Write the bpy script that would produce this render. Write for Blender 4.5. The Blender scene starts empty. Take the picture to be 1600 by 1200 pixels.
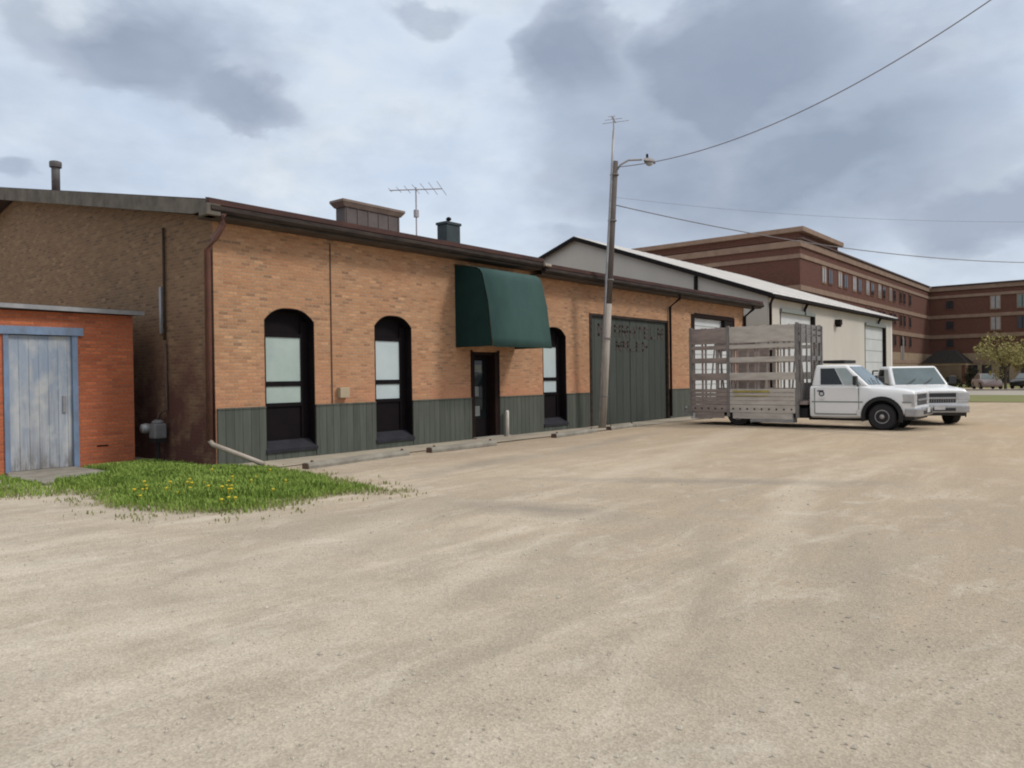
import bpy, bmesh, math, random
from mathutils import Vector, Matrix
R = math.radians
rnd = random.Random(11)
scn = bpy.context.scene
COL = scn.collection

# ------------------------------------------------------------------ materials
def nodes(name):
    m = bpy.data.materials.new(name); m.use_nodes = True
    nt = m.node_tree; b = nt.nodes['Principled BSDF']
    return m, nt, b
def N(nt, t, **k):
    n = nt.nodes.new(t)
    for a, v in k.items():
        if a in n.inputs: n.inputs[a].default_value = v
        else: setattr(n, a, v)
    return n
def rgba(c): return (c[0], c[1], c[2], 1)
def ramp(nt, fac, stops):
    r = nt.nodes.new('ShaderNodeValToRGB'); e = r.color_ramp.elements
    while len(e) < len(stops): e.new(.5)
    for i, (p, c) in enumerate(stops): e[i].position = p; e[i].color = rgba(c) if len(c) == 3 else c
    nt.links.new(fac, r.inputs[0]); return r.outputs[0]
def mix(nt, fac, a, b, mode='MIX'):
    m = nt.nodes.new('ShaderNodeMix'); m.data_type = 'RGBA'; m.blend_type = mode
    for sock, v in ((0, fac), (6, a), (7, b)):
        if hasattr(v, 'is_output'): nt.links.new(v, m.inputs[sock])
        elif sock == 0: m.inputs[0].default_value = v
        else: m.inputs[sock].default_value = rgba(v)
    return m.outputs[2]
def vec(nt, scale=(1, 1, 1), rot=(0, 0, 0), kind='Object', loc=(0, 0, 0)):
    tc = nt.nodes.new('ShaderNodeTexCoord'); mp = nt.nodes.new('ShaderNodeMapping')
    mp.inputs['Scale'].default_value = scale; mp.inputs['Rotation'].default_value = rot; mp.inputs['Location'].default_value = loc
    nt.links.new(tc.outputs[kind], mp.inputs[0]); return mp.outputs[0]
def noise(nt, v, scale, detail=4, rough=.6, dist=0):
    n = N(nt, 'ShaderNodeTexNoise', Scale=scale, Detail=detail, Roughness=rough, Distortion=dist)
    nt.links.new(v, n.inputs['Vector']); return n.outputs[0]
def bump(nt, b, h, strength, dist=.01):
    n = N(nt, 'ShaderNodeBump', Strength=strength, Distance=dist)
    nt.links.new(h, n.inputs['Height']); nt.links.new(n.outputs[0], b.inputs['Normal'])
def plain(name, c, c2=None, rough=.6, metal=0, scale=3, stretch=(1, 1, 1), bmp=0, spec=.5, lo=.35, hi=.65):
    m, nt, b = nodes(name)
    v = vec(nt, stretch); n = noise(nt, v, scale, 6, .65)
    c2 = c2 or tuple(x*.78 for x in c)
    nt.links.new(ramp(nt, n, [(lo, c2), (hi, c)]), b.inputs['Base Color'])
    b.inputs['Roughness'].default_value = rough; b.inputs['Metallic'].default_value = metal
    b.inputs['Specular IOR Level'].default_value = spec
    if bmp: bump(nt, b, noise(nt, v, scale*6, 4), bmp)
    return m
def brick(name, c1, c2, mortar, patch, patch_amt=.6, dark=(.05, .035, .03), low=None, low_h=2.27, offs=.5):
    m, nt, b = nodes(name)
    tc = nt.nodes.new('ShaderNodeTexCoord'); s = nt.nodes.new('ShaderNodeSeparateXYZ')
    nt.links.new(tc.outputs['Object'], s.inputs[0])
    ad = N(nt, 'ShaderNodeMath', operation='ADD'); nt.links.new(s.outputs[0], ad.inputs[0]); nt.links.new(s.outputs[1], ad.inputs[1])
    cb = nt.nodes.new('ShaderNodeCombineXYZ'); nt.links.new(ad.outputs[0], cb.inputs[0]); nt.links.new(s.outputs[2], cb.inputs[1])
    bt = N(nt, 'ShaderNodeTexBrick', Scale=1.0)
    bt.inputs['Mortar Size'].default_value = .009; bt.inputs['Mortar Smooth'].default_value = .3
    bt.inputs['Brick Width'].default_value = .205; bt.inputs['Row Height'].default_value = .069
    bt.inputs['Color1'].default_value = rgba(c1); bt.inputs['Color2'].default_value = rgba(c2); bt.inputs['Mortar'].default_value = rgba(mortar)
    nt.links.new(cb.outputs[0], bt.inputs['Vector'])
    # single bricks of other firings: one random value per brick of the running bond
    def ma(op, a, b_=None):
        n = N(nt, 'ShaderNodeMath', operation=op)
        for k, x in enumerate((a, b_)):
            if x is None: continue
            if hasattr(x, 'is_output'): nt.links.new(x, n.inputs[k])
            else: n.inputs[k].default_value = x
        return n.outputs[0]
    row = ma('FLOOR', ma('DIVIDE', s.outputs[2], .069)); par = ma('FLOORED_MODULO', row, 2.0)
    colm = ma('FLOOR', ma('DIVIDE', ma('SUBTRACT', ad.outputs[0], ma('MULTIPLY', ma('SUBTRACT', 1.0, par), offs*.205)), .205))
    ck = nt.nodes.new('ShaderNodeCombineXYZ'); nt.links.new(colm, ck.inputs[0]); nt.links.new(row, ck.inputs[1])
    wn = N(nt, 'ShaderNodeTexWhiteNoise', noise_dimensions='2D'); nt.links.new(ck.outputs[0], wn.inputs['Vector'])
    sp = nt.nodes.new('ShaderNodeSeparateColor'); nt.links.new(wn.outputs['Color'], sp.inputs[0])
    inb = ma('SUBTRACT', 1.0, bt.outputs['Fac'])
    def per(v, lo_, hi_, amt): return ma('MULTIPLY', ramp(nt, v, [(lo_, (0, 0, 0)), (hi_, (amt,)*3)]), inb)
    col = mix(nt, per(sp.outputs[0], .6, 1.0, .6), bt.outputs['Color'], dark)
    col = mix(nt, per(sp.outputs[1], .70, 1.0, .45), col, tuple(min(1, x*1.45) for x in c1))
    col = mix(nt, per(sp.outputs[2], .6, 1.0, .6), col, patch)
    n1 = noise(nt, cb.outputs[0], .75, 6, .72)
    col = mix(nt, ramp(nt, n1, [(.42, (0, 0, 0)), (.68, (patch_amt,)*3)]), col, patch)
    if low:   # patchy second colour, stronger towards the ground
        zr = N(nt, 'ShaderNodeMath', operation='MULTIPLY_ADD'); zr.inputs[1].default_value = -.55; zr.inputs[2].default_value = .55*low_h
        nt.links.new(s.outputs[2], zr.inputs[0])
        nz = N(nt, 'ShaderNodeMath', operation='MULTIPLY'); nt.links.new(zr.outputs[0], nz.inputs[0])
        nt.links.new(ramp(nt, noise(nt, cb.outputs[0], 1.3, 4), [(.35, (.1,)*3), (.6, (1,)*3)]), nz.inputs[1])
        nz.use_clamp = True
        col = mix(nt, nz.outputs[0], col, low)
    n2 = noise(nt, cb.outputs[0], 22, 4, .7)
    col = mix(nt, .3, col, ramp(nt, n2, [(.3, (.45,)*3), (.7, (1.5, 1.5, 1.5))]), 'MULTIPLY')
    nt.links.new(col, b.inputs['Base Color']); b.inputs['Roughness'].default_value = .92; b.inputs['Specular IOR Level'].default_value = .25
    h = mix(nt, .5, bt.outputs['Fac'], n2, 'SUBTRACT'); iv = N(nt, 'ShaderNodeInvert'); nt.links.new(h, iv.inputs['Color'])
    bump(nt, b, iv.outputs[0], .5, .012)
    return m
def boards(name, c, c2, pitch, rough=.75, axis=0):
    """vertical siding: groove lines every `pitch` metres along one axis, weathered streaks"""
    m, nt, b = nodes(name)
    tc = nt.nodes.new('ShaderNodeTexCoord'); s = nt.nodes.new('ShaderNodeSeparateXYZ'); nt.links.new(tc.outputs['Object'], s.inputs[0])
    a = N(nt, 'ShaderNodeMath', operation='MULTIPLY'); a.inputs[1].default_value = 1/pitch; nt.links.new(s.outputs[axis], a.inputs[0])
    f = N(nt, 'ShaderNodeMath', operation='FRACT'); nt.links.new(a.outputs[0], f.inputs[0])
    fl = N(nt, 'ShaderNodeMath', operation='FLOOR'); nt.links.new(a.outputs[0], fl.inputs[0])
    wn = N(nt, 'ShaderNodeTexWhiteNoise', noise_dimensions='1D'); nt.links.new(fl.outputs[0], wn.inputs['W'])
    st = noise(nt, vec(nt, (9, 9, .8)), 1.2, 6, .7)
    col = ramp(nt, st, [(.3, c2), (.65, c)])
    col = mix(nt, .5, col, ramp(nt, wn.outputs[0], [(0, (.72,)*3), (1, (1.25,)*3)]), 'MULTIPLY')
    gr = ramp(nt, f.outputs[0], [(0, (.5,)*3), (.05, (.52,)*3), (.09, (1,)*3), (1, (1,)*3)])
    nt.links.new(mix(nt, .8, col, gr, 'MULTIPLY'), b.inputs['Base Color'])
    b.inputs['Roughness'].default_value = rough; b.inputs['Specular IOR Level'].default_value = .3
    bump(nt, b, gr, .8, .015)
    return m
M = {}
M['brick'] = brick('old orange brick', (.50, .285, .158), (.415, .22, .12), (.37, .28, .195), (.42, .205, .105), .5, (.145, .09, .065), low=(.54, .245, .14))
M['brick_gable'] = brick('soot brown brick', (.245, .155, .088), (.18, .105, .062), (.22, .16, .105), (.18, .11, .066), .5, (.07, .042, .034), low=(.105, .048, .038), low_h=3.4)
M['brick_shed'] = brick('painted orange brick', (.53, .16, .07), (.45, .115, .05), (.33, .16, .10), (.42, .13, .07), .5, (.26, .08, .05))
M['brick_red'] = brick('dark red brick', (.135, .058, .041), (.105, .045, .033), (.14, .075, .056), (.12, .052, .038), .5, (.06, .03, .03))
M['stone_band'] = plain('buff stone band', (.27, .18, .13), (.20, .13, .095), .85, scale=1.2)
M['stone_base'] = plain('buff stone base', (.30, .22, .145), (.22, .155, .10), .85, scale=.8)
M['siding'] = boards('grey green siding', (.098, .108, .090), (.066, .076, .063), .19)
M['gate_boards'] = boards('grey green gate boards', (.066, .075, .065), (.047, .055, .048), .46)
M['shed_door'] = boards('flaking blue door boards', (.47, .48, .50), (.27, .32, .40), .17, .85)
def flaking():
    m = M['shed_door']; nt = m.node_tree; b = nt.nodes['Principled BSDF']; src = b.inputs['Base Color'].links[0].from_socket
    s = nt.nodes.new('ShaderNodeSeparateXYZ'); tc = nt.nodes.new('ShaderNodeTexCoord'); nt.links.new(tc.outputs['Object'], s.inputs[0])
    v = vec(nt, (5, 5, 1.3)); n = noise(nt, v, 1.6, 8, .72); n2 = noise(nt, vec(nt, (2, 2, 1.2)), 1.1, 5, .6)
    h = N(nt, 'ShaderNodeMath', operation='MULTIPLY_ADD'); h.inputs[1].default_value = .22; h.inputs[2].default_value = -.36; nt.links.new(s.outputs[2], h.inputs[0])
    a = N(nt, 'ShaderNodeMath', operation='ADD'); nt.links.new(n, a.inputs[0]); nt.links.new(h.outputs[0], a.inputs[1])
    col = mix(nt, ramp(nt, a.outputs[0], [(.42, (0, 0, 0)), (.6, (.6,)*3)]), src, (.25, .32, .43))
    col = mix(nt, ramp(nt, n2, [(.47, (0, 0, 0)), (.62, (.7,)*3)]), col, (.53, .53, .515))
    g = N(nt, 'ShaderNodeMath', operation='MULTIPLY_ADD'); g.inputs[1].default_value = -1.5; g.inputs[2].default_value = .95; g.use_clamp = True; nt.links.new(s.outputs[2], g.inputs[0])
    g2 = N(nt, 'ShaderNodeMath', operation='MULTIPLY'); nt.links.new(g.outputs[0], g2.inputs[0]); nt.links.new(ramp(nt, n, [(.4, (0, 0, 0)), (.6, (1, 1, 1))]), g2.inputs[1])
    col = mix(nt, g2.outputs[0], col, (.16, .14, .115))
    nt.links.new(col, b.inputs['Base Color'])
flaking()
M['blue'] = plain('faded blue paint', (.20, .28, .42), (.15, .19, .26), .8, scale=4, stretch=(1, 1, .4))
M['roof'] = plain('brown roofing', (.10, .055, .045), (.06, .038, .034), .85, scale=2, bmp=.4)
M['edge'] = plain('dark red metal edge', (.075, .034, .028), (.035, .02, .018), .75, scale=2.5, stretch=(.6, 2, 2), spec=.2)
M['gutter'] = plain('dark gutter', (.055, .042, .034), (.022, .017, .016), .75, scale=2.2, stretch=(.7, 3, 3), spec=.15)
M['soffit'] = plain('dark soffit boards', (.08, .062, .05), (.045, .036, .03), .85, scale=2)
M['rake'] = plain('weathered grey timber', (.165, .147, .125), (.095, .085, .074), .9, scale=2.2, stretch=(1, 1, 1), spec=.1)
M['downspout'] = plain('rust brown downspout', (.20, .085, .065), (.13, .065, .05), .55, scale=3)
M['pale_pipe'] = plain('pale plastic pipe', (.42, .36, .30), (.30, .25, .2), .6)
M['black'] = plain('black painted wood', (.010, .007, .009), (.007, .005, .006), .7, spec=.12)
M['brown_black'] = plain('brown black paint', (.022, .011, .009), (.014, .008, .007), .7, spec=.12)
M['sill'] = plain('slate sill', (.035, .035, .043), (.024, .023, .028), .8, spec=.15)
M['concrete'] = plain('concrete', (.36, .33, .28), (.26, .235, .2), .95, scale=2.5, bmp=.3)
M['stop'] = plain('old concrete', (.27, .25, .21), (.17, .155, .13), .92, scale=3, bmp=.4)
M['white_door'] = plain('white door paint', (.62, .64, .64), (.54, .56, .56), .5, scale=.8)
M['cream'] = plain('cream metal siding', (.56, .525, .465), (.51, .475, .42), .75, scale=.5, stretch=(1, 1, .3))
M['white_roof'] = plain('pale metal roof', (.80, .775, .745), (.70, .675, .645), .7, scale=.5, spec=.15)
M['dark_trim'] = plain('dark bronze trim', (.022, .018, .018), (.014, .012, .012), .8, spec=.1)
M['grey_trim'] = plain('grey green lintel', (.22, .24, .22), (.16, .18, .17), .6)
M['awning_end'] = plain('awning end colour', (.010, .036, .034), (.008, .028, .027), .8, scale=1.5, spec=.15)  # end panels get a much darker green than the awning front
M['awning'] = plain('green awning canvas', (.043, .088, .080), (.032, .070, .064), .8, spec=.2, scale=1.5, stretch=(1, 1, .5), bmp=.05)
M['vent_brown'] = plain('grey brown vent', (.13, .105, .10), (.085, .07, .068), .75, scale=2)
M['vent_cap'] = plain('rusty vent cap', (.23, .17, .14), (.15, .11, .09), .7, scale=2)
M['dark_green'] = plain('dark green metal', (.028, .048, .052), (.02, .03, .034), .6)
M['galv'] = plain('galvanised steel', (.36, .36, .37), (.26, .26, .27), .5, .4, scale=4)
M['stack'] = plain('dull flue steel', (.13, .12, .12), (.08, .07, .07), .6, .2, scale=4)
M['antenna'] = plain('aluminium rod', (.42, .40, .41), (.33, .31, .32), .5, .2)
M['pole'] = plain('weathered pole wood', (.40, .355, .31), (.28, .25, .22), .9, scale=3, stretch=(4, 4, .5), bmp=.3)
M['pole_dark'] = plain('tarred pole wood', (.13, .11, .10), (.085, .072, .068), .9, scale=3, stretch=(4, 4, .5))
M['cable'] = plain('weathered cable', (.22, .21, .22), (.17, .16, .17), .9)
M['meter'] = plain('grey meter paint', (.20, .20, .205), (.13, .13, .135), .7)
M['rust'] = plain('rusty pipe', (.13, .075, .05), (.075, .045, .034), .8, scale=6)
M['dark_conduit'] = plain('dark brown conduit', (.075, .05, .036), (.045, .032, .026), .85, scale=6, spec=.1)
M['letter'] = plain('worn brown lettering', (.072, .046, .040), (.066, .068, .058), .9, scale=4, lo=.42, hi=.62)
M['box'] = plain('beige box', (.42, .34, .23), (.36, .29, .2), .6)
M['post'] = plain('chalky post', (.74, .70, .64), (.6, .56, .5), .85)
def glassy(name, c, rough=.08, c2=None, scale=1.5):
    m = plain(name, c, c2 or tuple(x*.8 for x in c), rough, scale=scale); return m
M['blind'] = glassy('pane with pale blind', (.43, .52, .48), .12, (.36, .45, .42))
M['blind_blue'] = glassy('pane with white blind', (.52, .60, .61), .12, (.46, .54, .56))
M['glass'] = glassy('dark glass', (.012, .016, .017), .04)
M['wind_glass'] = glassy('windscreen glass', (.085, .125, .14), .05, (.06, .09, .1))
M['painted_reflection'] = glassy('quarter glass painted reflection', (.36, .41, .41), .08, (.27, .31, .31))  # pale colour paints a bright reflection onto the front part of the side glass
M['win_light'] = glassy('light curtain pane', (.33, .30, .29), .15)
M['win_dark'] = glassy('dark pane', (.03, .03, .035), .1)
M['win_green'] = glassy('greenish pane', (.16, .20, .175), .1)
M['paint'] = plain('white vehicle paint', (.76, .765, .77), (.72, .725, .73), .22, scale=1.2)
M['tyre'] = plain('tyre rubber', (.022, .021, .023), (.014, .013, .014), .85)
M['rim'] = plain('dull steel rim', (.42, .40, .41), (.25, .235, .24), .45, .5, scale=8)
M['chassis'] = plain('chassis black', (.014, .013, .014), (.010, .010, .010), .8)
M['chrome'] = plain('dull chrome', (.42, .42, .43), (.33, .33, .34), .3, .6)
M['plastic'] = plain('dark plastic', (.03, .03, .034), (.02, .02, .022), .6)
M['lamp_lens'] = plain('lamp lens', (.50, .50, .50), (.40, .40, .41), .15)
M['amber'] = plain('amber lens', (.42, .17, .03), None, .2)
M['rack'] = plain('weathered rack slats', (.55, .515, .465), (.40, .365, .33), .85, scale=2.5, stretch=(.7, 1, 3), spec=.2)
M['rack_dark'] = plain('stained rack slats', (.33, .275, .25), (.22, .18, .165), .9, scale=2.5, stretch=(.7, 1, 3), spec=.2)
M['rack_post'] = plain('dull rack steel', (.24, .225, .215), (.16, .15, .145), .6, .2, scale=3)
M['rubber'] = plain('foot rubber', (.02, .02, .02), None, .8)
M['pane_stock'] = glassy('carried glass', (.26, .32, .30), .05)
M['yellow'] = plain('yellow strap', (.40, .33, .06), (.3, .25, .06), .7)
M['logo'] = plain('navy emblem', (.03, .04, .09), None, .5)
M['white'] = plain('white plate', (.6, .6, .6), None, .5)
M['bark'] = plain('bark', (.07, .05, .035), (.045, .034, .026), .95, scale=8)
def leaf(name, a, b_):
    m, nt, b = nodes(name)
    n = noise(nt, vec(nt), 1.1, 3); oi = nt.nodes.new('ShaderNodeNewGeometry')
    col = mix(nt, .5, ramp(nt, n, [(.35, a), (.65, b_)]), ramp(nt, oi.outputs['Random Per Island'], [(0, a), (1, b_)]))
    nt.links.new(col, b.inputs['Base Color']); b.inputs['Roughness'].default_value = .8; b.inputs['Specular IOR Level'].default_value = .2
    return m
M['leaf_spring'] = leaf('yellow green spring leaves', (.20, .19, .07), (.34, .29, .12))
M['leaf_dark'] = leaf('dark evergreen leaves', (.012, .014, .008), (.035, .034, .018))
M['grass'] = leaf('lawn grass', (.12, .20, .03), (.27, .36, .08))
M['grass_dry'] = leaf('grass mixed with straw', (.17, .19, .06), (.33, .31, .16))
M['dandelion'] = plain('dandelion yellow', (.62, .48, .02), (.5, .38, .02), .8)
def ground_mat():
    m, nt, b = nodes('gravel')
    v = vec(nt)
    big = noise(nt, v, .09, 5, .6, .6)
    tr1 = noise(nt, vec(nt, (.16, .95, 1), (0, 0, R(8))), .8, 6, .65, 1.2)
    tr2 = noise(nt, vec(nt, (1.2, .12, 1), (0, 0, R(-28))), .55, 5, .6, .5)
    med = noise(nt, v, 1.4, 6, .65)
    fine = noise(nt, v, 75, 5, .75)
    vo = N(nt, 'ShaderNodeTexVoronoi', Scale=60.0); nt.links.new(v, vo.inputs['Vector'])
    base = ramp(nt, big, [(.35, (.37, .305, .228)), (.5, (.415, .352, .272)), (.66, (.465, .402, .318))])
    base = mix(nt, ramp(nt, tr1, [(.34, (.75,)*3), (.56, (0,)*3)]), base, (.30, .255, .20))
    base = mix(nt, ramp(nt, tr1, [(.52, (0,)*3), (.72, (.75,)*3)]), base, (.56, .50, .41))
    base = mix(nt, ramp(nt, tr2, [(.56, (0,)*3), (.72, (.6,)*3)]), base, (.36, .285, .205))
    base = mix(nt, ramp(nt, med, [(.32, (.65,)*3), (.54, (0,)*3)]), base, (.33, .29, .235))
    med2 = noise(nt, vec(nt, (.5, 1.1, 1), (0, 0, R(14))), 1.5, 7, .72, 1.0)
    base = mix(nt, ramp(nt, med2, [(.52, (0,)*3), (.7, (.6,)*3)]), base, (.55, .50, .425))
    # browner dirt away to the right of the lot, pale limestone chips near the shed
    s = nt.nodes.new('ShaderNodeSeparateXYZ'); nt.links.new(v, s.inputs[0])
    fx = N(nt, 'ShaderNodeMath', operation='MULTIPLY_ADD'); fx.inputs[1].default_value = .07; fx.inputs[2].default_value = -.35; fx.use_clamp = True
    nt.links.new(s.outputs[0], fx.inputs[0])
    f2 = N(nt, 'ShaderNodeMath', operation='MULTIPLY'); nt.links.new(fx.outputs[0], f2.inputs[0]); nt.links.new(big, f2.inputs[1])
    base = mix(nt, f2.outputs[0], base, (.39, .285, .185))
    px_ = N(nt, 'ShaderNodeMath', operation='MULTIPLY_ADD'); px_.inputs[1].default_value = -.14; px_.inputs[2].default_value = .95; px_.use_clamp = True; nt.links.new(s.outputs[0], px_.inputs[0])
    p2 = N(nt, 'ShaderNodeMath', operation='MULTIPLY'); nt.links.new(px_.outputs[0], p2.inputs[0]); nt.links.new(ramp(nt, med, [(.35, (.1,)*3), (.6, (.6,)*3)]), p2.inputs[1])
    base = mix(nt, p2.outputs[0], base, (.58, .53, .455))
    # worn spots where the old asphalt shows through, and a few wheel tracks
    def spot(cx, cy, ang, rx, ry, colr, amt, base):
        wv = nt.nodes.new('ShaderNodeMix'); wv.data_type = 'VECTOR'; wv.inputs[0].default_value = .3
        nz = N(nt, 'ShaderNodeTexNoise', Scale=1.6, Detail=7.0); nt.links.new(v, nz.inputs['Vector'])
        sb = nt.nodes.new('ShaderNodeVectorMath'); sb.operation = 'MULTIPLY_ADD'; sb.inputs[1].default_value = (.6, .6, 0); nt.links.new(nz.outputs['Color'], sb.inputs[0]); nt.links.new(v, sb.inputs[2])
        mp = nt.nodes.new('ShaderNodeMapping'); mp.vector_type = 'TEXTURE'; mp.inputs['Location'].default_value = (cx+.3, cy+.3, 0); mp.inputs['Rotation'].default_value = (0, 0, ang); mp.inputs['Scale'].default_value = (rx, ry, 1)
        nt.links.new(sb.outputs[0], mp.inputs[0])
        ln = nt.nodes.new('ShaderNodeVectorMath'); ln.operation = 'LENGTH'; nt.links.new(mp.outputs[0], ln.inputs[0])
        return mix(nt, ramp(nt, ln.outputs['Value'], [(.15, (amt,)*3), (1.0, (0, 0, 0))]), base, colr)
    dk, pl = (.25, .22, .185), (.54, .475, .385)
    for a in ((7.85, 6.0, R(-82), 1.7, .6, dk, .8), (11.6, 5.2, R(-62), 3.6, .5, dk, .7), (16.5, 10.6, R(10), 6.5, .5, dk, .55), (11.5, 10.2, R(10), 3.0, .45, dk, .55), (23.5, 7.5, R(60), 6, .45, dk, .4), (26, 3, R(30), 7, 1.4, (.40, .30, .19), .6), (18, 3.0, R(20), 6, .8, (.36, .28, .20), .6),
              (5, 4.6, R(12), 4.5, .3, pl, 0.44), (9.5, 3.4, R(14), 5, .35, pl, 0.41), (5.5, 6.8, R(18), 3, .5, pl, 0.39), (14, 7.5, R(10), 5, .6, pl, 0.33), (4.2, 2.4, R(14), 2.6, .16, pl, 0.33), (20, 9, R(12), 5, .7, pl, 0.33), (7, 1.9, R(16), 3, .25, (.30, .26, .21), .5), (3.6, 3.2, R(10), 2.2, .22, (.32, .28, .22), .5), (6, 2.8, R(24), 3, .3, (.31, .265, .21), .5)):
        base = spot(*a, base)
    col = mix(nt, .4, base, ramp(nt, fine, [(.32, (.45,)*3), (.5, (1,)*3), (.68, (1.4,)*3)]), 'MULTIPLY')
    sp = nt.nodes.new('ShaderNodeSeparateColor'); nt.links.new(vo.outputs['Color'], sp.inputs[0])
    col = mix(nt, .3, col, ramp(nt, sp.outputs[0], [(0, (.6,)*3), (1, (1.35,)*3)]), 'MULTIPLY')
    nt.links.new(col, b.inputs['Base Color']); b.inputs['Roughness'].default_value = .95; b.inputs['Specular IOR Level'].default_value = .15
    bump(nt, b, mix(nt, .5, fine, vo.outputs['Distance']), .6, .02)
    return m
M['ground'] = ground_mat()
M['pavement'] = plain('dusty old concrete', (.42, .365, .285), (.32, .275, .215), .95, scale=1.1, bmp=.3)
M['patch'] = plain('worn asphalt showing through', (.27, .235, .195), (.36, .31, .245), .95, scale=2.2, bmp=.3)
M['road'] = plain('pale asphalt', (.32, .29, .25), (.27, .245, .21), .95, scale=.4)
M['turf'] = plain('mown turf', (.12, .145, .035), (.17, .15, .06), .95, scale=.5)

# ------------------------------------------------------------------ mesh builder
class MB:
    def __init__(s): s.v = []; s.f = []
    def add(s, vs, fs):
        o = len(s.v); s.v += [Vector(p) for p in vs]; s.f += [tuple(i+o for i in f) for f in fs]; return s
    def box(s, x0, x1, y0, y1, z0, z1):
        v = [(x, y, z) for x in (x0, x1) for y in (y0, y1) for z in (z0, z1)]
        return s.add(v, [(0,1,3,2), (4,6,7,5), (0,4,5,1), (2,3,7,6), (0,2,6,4), (1,5,7,3)])
    def hexa(s, b, t):
        return s.add(list(b)+list(t), [(3,2,1,0), (4,5,6,7), (0,1,5,4), (1,2,6,5), (2,3,7,6), (3,0,4,7)])
    def prism(s, poly, ax, a, b):
        def P(u, w, c): return {0: (c, u, w), 1: (u, c, w), 2: (u, w, c)}[ax]
        n = len(poly); v = [P(u, w, a) for u, w in poly]+[P(u, w, b) for u, w in poly]
        return s.add(v, [tuple(range(n))[::-1], tuple(range(n, 2*n))]+[(i, (i+1) % n, n+(i+1) % n, n+i) for i in range(n)])
    def quad(s, *p): return s.add(p, [tuple(range(len(p)))])
    def tube(s, pts, r, n=8, r2=None, cap=True):
        pts = [Vector(p) for p in pts]; k = len(pts); o = len(s.v)
        for i, p in enumerate(pts):
            d = (pts[min(i+1, k-1)]-pts[max(i-1, 0)]).normalized()
            a = d.orthogonal().normalized() if abs(d.z) > .98 else d.cross(Vector((0, 0, 1))).normalized()
            if i and False: pass
            c = d.cross(a); rr = r if r2 is None else r+(r2-r)*i/max(1, k-1)
            for j in range(n):
                t = 2*math.pi*j/n; s.v.append(p+a*math.cos(t)*rr+c*math.sin(t)*rr)
        for i in range(k-1):
            for j in range(n):
                s.f.append((o+i*n+j, o+i*n+(j+1) % n, o+(i+1)*n+(j+1) % n, o+(i+1)*n+j))
        if cap: s.f += [tuple(o+j for j in range(n))[::-1], tuple(o+(k-1)*n+j for j in range(n))]
        return s
    def lathe(s, c, prof, n=24, ax=2):
        o = len(s.v); k = len(prof)
        for r, h in prof:
            for j in range(n):
                t = 2*math.pi*j/n; u, w = r*math.cos(t), r*math.sin(t)
                p = {2: (u, w, h), 1: (u, h, w), 0: (h, u, w)}[ax]; s.v.append(Vector(c)+Vector(p))
        for i in range(k-1):
            for j in range(n): s.f.append((o+i*n+j, o+i*n+(j+1) % n, o+(i+1)*n+(j+1) % n, o+(i+1)*n+j))
        s.f += [tuple(o+j for j in range(n))[::-1], tuple(o+(k-1)*n+j for j in range(n))]
        return s
def root_of(p):
    while p.parent: p = p.parent
    return p
def obj(name, mb, mat, parent=None, bevel=0, smooth=False, seg=2, label=None, fix=True):
    me = bpy.data.meshes.new(name)
    off = Vector((0, 0, 0))
    if parent and root_of(parent).get('_abs'): off = root_of(parent).location
    me.from_pydata([tuple(p-off) for p in mb.v], [], mb.f)
    if fix:
        bm = bmesh.new(); bm.from_mesh(me); bmesh.ops.recalc_face_normals(bm, faces=bm.faces); bm.to_mesh(me); bm.free()
    me.materials.append(M[mat] if isinstance(mat, str) else mat)
    o = bpy.data.objects.new(name, me); COL.objects.link(o)
    if parent: o.parent = parent
    if bevel:
        b = o.modifiers.new('Bevel', 'BEVEL'); b.width = bevel; b.segments = seg; b.limit_method = 'ANGLE'; b.angle_limit = R(35)
    if smooth:
        for p in me.polygons: p.use_smooth = True
    if label: o['label'] = label
    return o
def thing(name, label, cat, loc=(0, 0, 0), rotz=0, group=None, absolute=True):
    o = bpy.data.objects.new(name, None); COL.objects.link(o); o.location = loc; o.rotation_euler = (0, 0, rotz)
    o.empty_display_size = .3
    o['label'] = label; o['category'] = cat
    if group: o['group'] = group
    if absolute: o['_abs'] = 1
    return o
def tag(o, label=None, cat=None, group=None, kind=None):
    if label: o['label'] = label
    if cat: o['category'] = cat
    if group: o['group'] = group
    if kind: o['kind'] = kind
    return o
def rebase(o, loc):
    """move a single-mesh thing's origin to its base"""
    loc = Vector(loc); o.data.transform(Matrix.Translation(-loc)); o.location = loc; return o
def wall_front(x0, x1, z1, y, depth, ops, z0=0.0):
    """brick wall in a plane of constant y with real openings: (xa, xb, za, zspring, rise); reveals included"""
    mb = MB(); X = x0
    for (a, b, za, zs, rise) in sorted(ops):
        mb.quad((X, y, z0), (a, y, z0), (a, y, z1), (X, y, z1))
        if za > z0: mb.quad((a, y, z0), (b, y, z0), (b, y, za), (a, y, za))
        n = 16 if rise else 1
        arc = [(a+(b-a)*i/n, zs+rise*(1-abs(2*i/n-1)**2.7)) for i in range(n+1)]
        for (p, q) in zip(arc, arc[1:]):
            mb.quad((p[0], y, p[1]), (q[0], y, q[1]), (q[0], y, z1), (p[0], y, z1))
            mb.quad((p[0], y, p[1]), (p[0], y+depth, p[1]), (q[0], y+depth, q[1]), (q[0], y, q[1]))
        mb.quad((a, y, za), (a, y, zs), (a, y+depth, zs), (a, y+depth, za))
        mb.quad((b, y, za), (b, y+depth, za), (b, y+depth, zs), (b, y, zs))
        mb.quad((a, y, za), (a, y+depth, za), (b, y+depth, za), (b, y, za))
        X = b
    mb.quad((X, y, z0), (x1, y, z0), (x1, y, z1), (X, y, z1))
    return mb

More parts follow.
